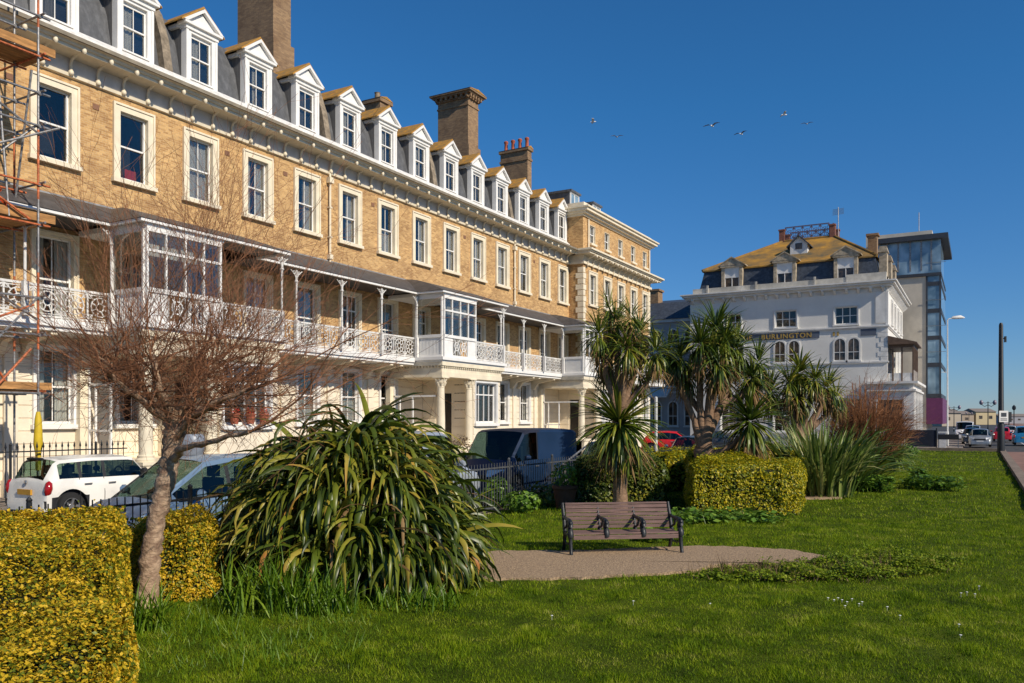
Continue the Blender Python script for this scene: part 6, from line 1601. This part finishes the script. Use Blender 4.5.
# ================================================================ GROUND
def sheet(name, pts, z, mt, kind='structure', label=None):
    mb = MB(); mb.add([(p[0], p[1], z) for p in pts], [tuple(range(len(pts)))]); o = mb.build(name, mt); tag(o, label, None, None, kind); return o
def slab(name, poly, z0, z1, mt):
    mb = MB(); mb.prism(poly, z0, z1); o = mb.build(name, mt); tag(o, kind='structure'); return o
sheet('ground', [(-1500, -200), (26, -200), (26, 3000), (-1500, 3000)], -.12, M['earth'])
sheet('sea', [(25, -400), (4000, -400), (4000, 6000), (25, 6000)], -.6, M['sea'])
sheet('beach', [(16, -200), (27, -200), (27, 2500), (16, 2500)], -.10, M['sand'])
sheet('street', [(-21.4, -30), (-10.6, -30), (-10.6, 70), (-21.4, 70)], -.11, M['asphalt'])
sheet('seafront_road', [(-60, 67.2), (10, 67.2), (10, 600), (-60, 600)], -.106, M['asphalt'])
sheet('seafront_carriageway', [(3.2, -60), (10, -60), (10, 67.2), (3.2, 67.2)], -.108, M['asphalt'])
slab('promenade_pavement', [(1.55, -60), (3.2, -60), (3.2, 67.2), (1.55, 67.2)], -.12, .0, M['redpave'])
slab('seafront_promenade', [(10, -60), (16, -60), (16, 900), (10, 900)], -.12, .02, M['redpave'])
slab('terrace_pavement', [(-25, -30), (-21.4, -30), (-21.4, 68), (-25, 68)], -.12, .0, M['pave'])
slab('park_pavement', [(-10.6, -30), (-10.45, -30), (-10.45, 62), (-10.6, 62)], -.12, .02, M['kerb'])
slab('hotel_pavement', [(-26, 69.5), (-1.2, 69.5), (-1.2, 110), (-26, 110)], -.12, .01, M['pave'])
slab('park_kerb', [(1.2, -60), (1.55, -60), (1.55, 67.2), (1.2, 67.2)], -.12, .16, M['kerb'])
slab('park_end_kerb', [(-10.4, 66.8), (1.2, 66.8), (1.2, 67.19), (-10.4, 67.19)], -.12, .22, M['kerb'])
for i in range(12):
    sheet('road_marking', [(6.4, 8+i*9), (6.52, 8+i*9), (6.52, 12+i*9), (6.4, 12+i*9)], -.10, M['ltarmac'])
sheet('road_edge_line', [(3.6, -20), (3.72, -20), (3.72, 110), (3.6, 110)], -.102, M['ltarmac'])
# lawn with gentle undulation
nx, ny = 60, 200; mb = MB(); LX0, LX1, LY0, LY1 = -10.44, 1.19, -6, 66.79
def lz(x, y): return .015*math.sin(x*1.3+y*.4)+.02*math.sin(y*.9+x*.3)+.01*math.sin(x*2.7-y*1.7)
vs = [(LX0+(LX1-LX0)*i/nx, LY0+(LY1-LY0)*j/ny, lz(LX0+(LX1-LX0)*i/nx, LY0+(LY1-LY0)*j/ny)*min(1, 1)) for j in range(ny+1) for i in range(nx+1)]
fs = [(j*(nx+1)+i, j*(nx+1)+i+1, (j+1)*(nx+1)+i+1, (j+1)*(nx+1)+i) for j in range(ny) for i in range(nx)]
mb.add(vs, fs); o = mb.build('lawn', M['lawn'], smooth=True); tag(o, kind='structure')
gpts = [(400, 568), (440, 560), (500, 553), (560, 553), (620, 551), (690, 548), (740, 549), (790, 552), (832, 559), (806, 565), (760, 566), (715, 567), (690, 573), (650, 576), (600, 579), (540, 581), (490, 582), (430, 580)]
gw = [gp(a, b_) for a, b_ in gpts]
ce = sum(gw, Vector())/len(gw)
# refine the outline with jitter
rr = random.Random(9); g2 = []
for i in range(len(gw)):
    a, b_ = gw[i], gw[(i+1) % len(gw)]
    for k in range(6): g2.append(a.lerp(b_, k/6)+Vector((rr.uniform(-.05, .05), rr.uniform(-.05, .05), 0)))
mb = MB(); mb.add([(ce.x, ce.y, .045)]+[(p.x, p.y, .045) for p in g2]+[(p.x*1.0, p.y, -.03) for p in g2], [(0, i+1, (i+1) % len(g2)+1) for i in range(len(g2))]+[(i+1, i+1+len(g2), (i+1) % len(g2)+1+len(g2), (i+1) % len(g2)+1) for i in range(len(g2))])
o = mb.build('gravel_path', M['gravel']); tag(o, kind='structure')
gq = [gp(800, 493), gp(838, 492), gp(842, 499), gp(800, 500)]
mb = MB(); mb.prism([(p.x, p.y) for p in gq], -.02, .05); o = mb.build('gravel_path', M['gravel']); tag(o, kind='structure')

# grass blades (numpy)
def inpoly(x, y, poly):
    c = np.zeros(len(x), bool); n = len(poly); j = n-1
    for i in range(n):
        xi, yi, xj, yj = poly[i].x, poly[i].y, poly[j].x, poly[j].y
        c ^= ((yi > y) != (yj > y)) & (x < (xj-xi)*(y-yi)/(yj-yi+1e-12)+xi); j = i
    return c
ca = {}
def grass(name, D0, D1, n, h, w, px0=-260, px1=1290, seed=0, mt='grass', poly=None, hvar=1.0, tall=None):
    r_ = np.random.default_rng(seed)
    D = np.sqrt(r_.uniform(D0**2, D1**2, n)); px = r_.uniform(px0, px1, n)
    lat = (px-512)/F*D; x = lat*cT-D*sT; y = lat*sT+D*cT
    keep = (x > LX0+.02) & (x < LX1-.01) & (y < LY1-.05) & (y > LY0) & ~inpoly(x+r_.normal(0, .11, n), y+r_.normal(0, .09, n), g2) & ~inpoly(x, y, gq)
    if poly is not None: keep &= inpoly(x+r_.normal(0, .22, n), y+r_.normal(0, .22, n), poly)
    for q in ([at(112, 3.7), at(126, 9.9), at(-90, 9.1), at(-420, 3.7)], [at(690, 19.5), at(800, 19.9), at(806, 27), at(690, 27)]): keep &= ~inpoly(x, y, q)
    x, y, D = x[keep], y[keep], D[keep]; n = len(x)
    patch = .5+.5*np.sin(x*1.9+1.3*np.sin(y*1.1))*np.sin(y*1.6+np.sin(x*2.3)); patch2 = .5+.5*np.sin(x*5.1+y*2.2)*np.sin(y*4.3-x*1.7)
    tuft = np.clip(np.sin(x*3.7+2*np.sin(y*.9))*np.sin(y*2.9+1.5*np.sin(x*1.3))-.62, 0, 1)*3.2+np.clip(np.sin(x*11+y*3)*np.sin(y*9-x*4)-.55, 0, 1)*1.6
    hh = h*(.40+.4*patch+.4*patch2+tuft)*r_.uniform(.5, 1.3, n)*hvar
    az = r_.uniform(0, 2*np.pi, n); ln = r_.uniform(.1, .9, n)*hh
    la = r_.uniform(0, 2*np.pi, n); ww = w*r_.uniform(.6, 1.3, n)
    z = .015*np.sin(x*1.3+y*.4)+.02*np.sin(y*.9+x*.3)+.01*np.sin(x*2.7-y*1.7)-.004
    v = np.empty((n, 3, 3)); cx, sx_ = np.cos(az)*ww/2, np.sin(az)*ww/2
    v[:, 0] = np.stack([x-cx, y-sx_, z], 1); v[:, 1] = np.stack([x+cx, y+sx_, z], 1); v[:, 2] = np.stack([x+np.cos(la)*ln, y+np.sin(la)*ln, z+hh], 1)
    me = bpy.data.meshes.new(name); me.vertices.add(n*3); me.vertices.foreach_set('co', v.reshape(-1)); me.loops.add(n*3); me.loops.foreach_set('vertex_index', np.arange(n*3, dtype=np.int32))
    me.polygons.add(n); me.polygons.foreach_set('loop_start', np.arange(0, n*3, 3, dtype=np.int32)); me.update(calc_edges=True); me.materials.append(M[mt])
    o = bpy.data.objects.new(name, me); COL.objects.link(o); tag(o, kind='stuff', cat='grass'); print(name, n); return o
o = grass('grass', 5.0, 11, 300000, .038, .008, seed=1); o['label'] = 'short mown grass nearest the camera across the bottom of the lawn'
o = grass('grass', 11, 19, 260000, .045, .012, seed=2); o['label'] = 'mown grass around the bench and gravel patch'
o = grass('grass', 19, 36, 230000, .055, .022, seed=3); o['label'] = 'mown grass beyond the bench and around the weeds'
o = grass('grass', 36, 75, 150000, .06, .045, seed=4); o['label'] = 'far end of the lawn in front of the hotel'
pl = [gp(690, 578), gp(760, 570), gp(840, 562), gp(900, 556), gp(960, 562), gp(940, 572), gp(860, 580), gp(760, 583)]
mb = MB(); rr = random.Random(77); bx = [min(p.x for p in pl)-.3, max(p.x for p in pl)+.3, min(p.y for p in pl)-.3, max(p.y for p in pl)+.3]
xx = np.array([rr.uniform(bx[0], bx[1]) for _ in range(70000)]); yy = np.array([rr.uniform(bx[2], bx[3]) for _ in range(70000)])
kk = inpoly(xx+np.array([rr.gauss(0, .12) for _ in xx]), yy+np.array([rr.gauss(0, .12) for _ in xx]), pl)
for x, y in list(zip(xx[kk], yy[kk]))[:28000]:
    hh = .05+.13*max(0, math.sin(x*4.1+1.7*math.sin(y*2.1))*math.sin(y*4.7+x))+.05*math.sin(x*11)*math.sin(y*12)
    leaf(mb, Vector((x, y, .02+max(0, hh)*rr.uniform(.3, 1.1))), Vector((rr.gauss(0, .6), rr.gauss(0, .6), 1)), rr.uniform(.03, .06), rr)
o = mb.build('ground_cover', M['cover']); tag(o, 'low leafy ground cover along the near edge and right end of the gravel', 'ground cover', None, 'stuff')
pl = [gp(690, 575), gp(760, 571), gp(840, 571), gp(900, 566), (gp(905, 571)), gp(840, 577), gp(760, 578)]
o = grass('brown_stems', 11.5, 15, 90000, .17, .014, seed=6, mt='stem', poly=pl); o['label'] = 'strip of brown woody stems bordering the gravel and the lawn'; o['category'] = 'ground cover'
pl = [gp(140, 640), gp(215, 592), gp(330, 588), gp(500, 580), gp(470, 595), gp(370, 612), gp(330, 655), gp(180, 680)]
o = grass('long_grass', 7, 13, 50000, .12, .011, seed=7, mt='tallgrass', poly=pl); o['label'] = 'unmown longer grass around the foot of the flax and tree'
# daisies
mb = MB(); rr = random.Random(4)
for (px, py) in [(828, 602), (834, 604), (838, 602), (842, 604), (847, 606), (852, 603), (845, 610), (859, 608), (862, 606), (961, 597), (967, 596), (975, 598), (979, 590), (959, 629), (900, 620)]+[(rr.uniform(520, 1000), rr.uniform(600, 650)) for _ in range(5)]:
    p = gp(px, py); mb.lathe((p.x, p.y, .05), [(.013, 0), (.015, .004), (.006, .007)], 7); mb.tube([(p.x, p.y, 0), (p.x, p.y, .05)], .0012, 3)
o = mb.build('daisies', M['daisy']); tag(o, 'scattered tiny white daisies in the near lawn', 'flowers', kind='stuff')

# ================================================================ WORLD, SUN, CAMERA
SUN_EL = 34.5; SUN_AZ = -12     # azimuth from +X towards -Y
w = bpy.data.worlds.new('World'); SC.world = w; w.use_nodes = True; nt = w.node_tree
sky = nt.nodes.new('ShaderNodeTexSky'); sky.sky_type = 'NISHITA'; sky.sun_disc = False
sky.sun_elevation = R(SUN_EL); sky.sun_rotation = R(90-SUN_AZ); sky.air_density = 1.0; sky.dust_density = 0.0; sky.ozone_density = 5.0; sky.altitude = 0
bg = nt.nodes['Background']; bg.inputs[1].default_value = .078
hs = nt.nodes.new('ShaderNodeHueSaturation'); hs.inputs['Saturation'].default_value = 1.0
tcw = nt.nodes.new('ShaderNodeTexCoord'); spw = nt.nodes.new('ShaderNodeSeparateXYZ'); nt.links.new(tcw.outputs['Generated'], spw.inputs[0])
tint = ramp(nt, [(0.0, (.60, .77, 1.10)), (.12, (.48, .80, 1.12)), (.35, (.34, .92, 1.26)), (.8, (.34, .92, 1.26))]); nt.links.new(spw.outputs[2], tint.inputs[0])
mw = N(nt, 'ShaderNodeMix', data_type='RGBA', blend_type='MULTIPLY'); mw.inputs[0].default_value = 1
nt.links.new(sky.outputs[0], mw.inputs[6]); nt.links.new(tint.outputs[0], mw.inputs[7]); nt.links.new(mw.outputs[2], hs.inputs['Color']); nt.links.new(hs.outputs[0], bg.inputs[0])
sl = bpy.data.lights.new('sun', 'SUN'); sl.energy = 4.6; sl.angle = R(.53); sl.color = (1, .90, .75)
so = bpy.data.objects.new('sun', sl); COL.objects.link(so)
dv = Vector((math.cos(R(SUN_EL))*math.cos(R(SUN_AZ)), math.cos(R(SUN_EL))*math.sin(R(SUN_AZ)), math.sin(R(SUN_EL))))
so.rotation_euler = dv.to_track_quat('Z', 'Y').to_euler()
cd = bpy.data.cameras.new('camera'); co = bpy.data.objects.new('camera', cd); COL.objects.link(co); SC.camera = co
co.location = (0, 0, CZ); co.rotation_euler = (R(90), 0, TH); cd.sensor_width = 36; cd.lens = F/1024*36; cd.shift_y = (419-341.5)/1024; cd.clip_end = 8000; cd.clip_start = .1
SC.view_settings.view_transform = 'Standard'; SC.view_settings.look = 'None'; SC.view_settings.exposure = .13; SC.view_settings.gamma = 1
SC.render.resolution_x = 1024; SC.render.resolution_y = 683
SC.render.engine = 'CYCLES'
SC.cycles.transparent_max_bounces = 16; SC.cycles.max_bounces = 6
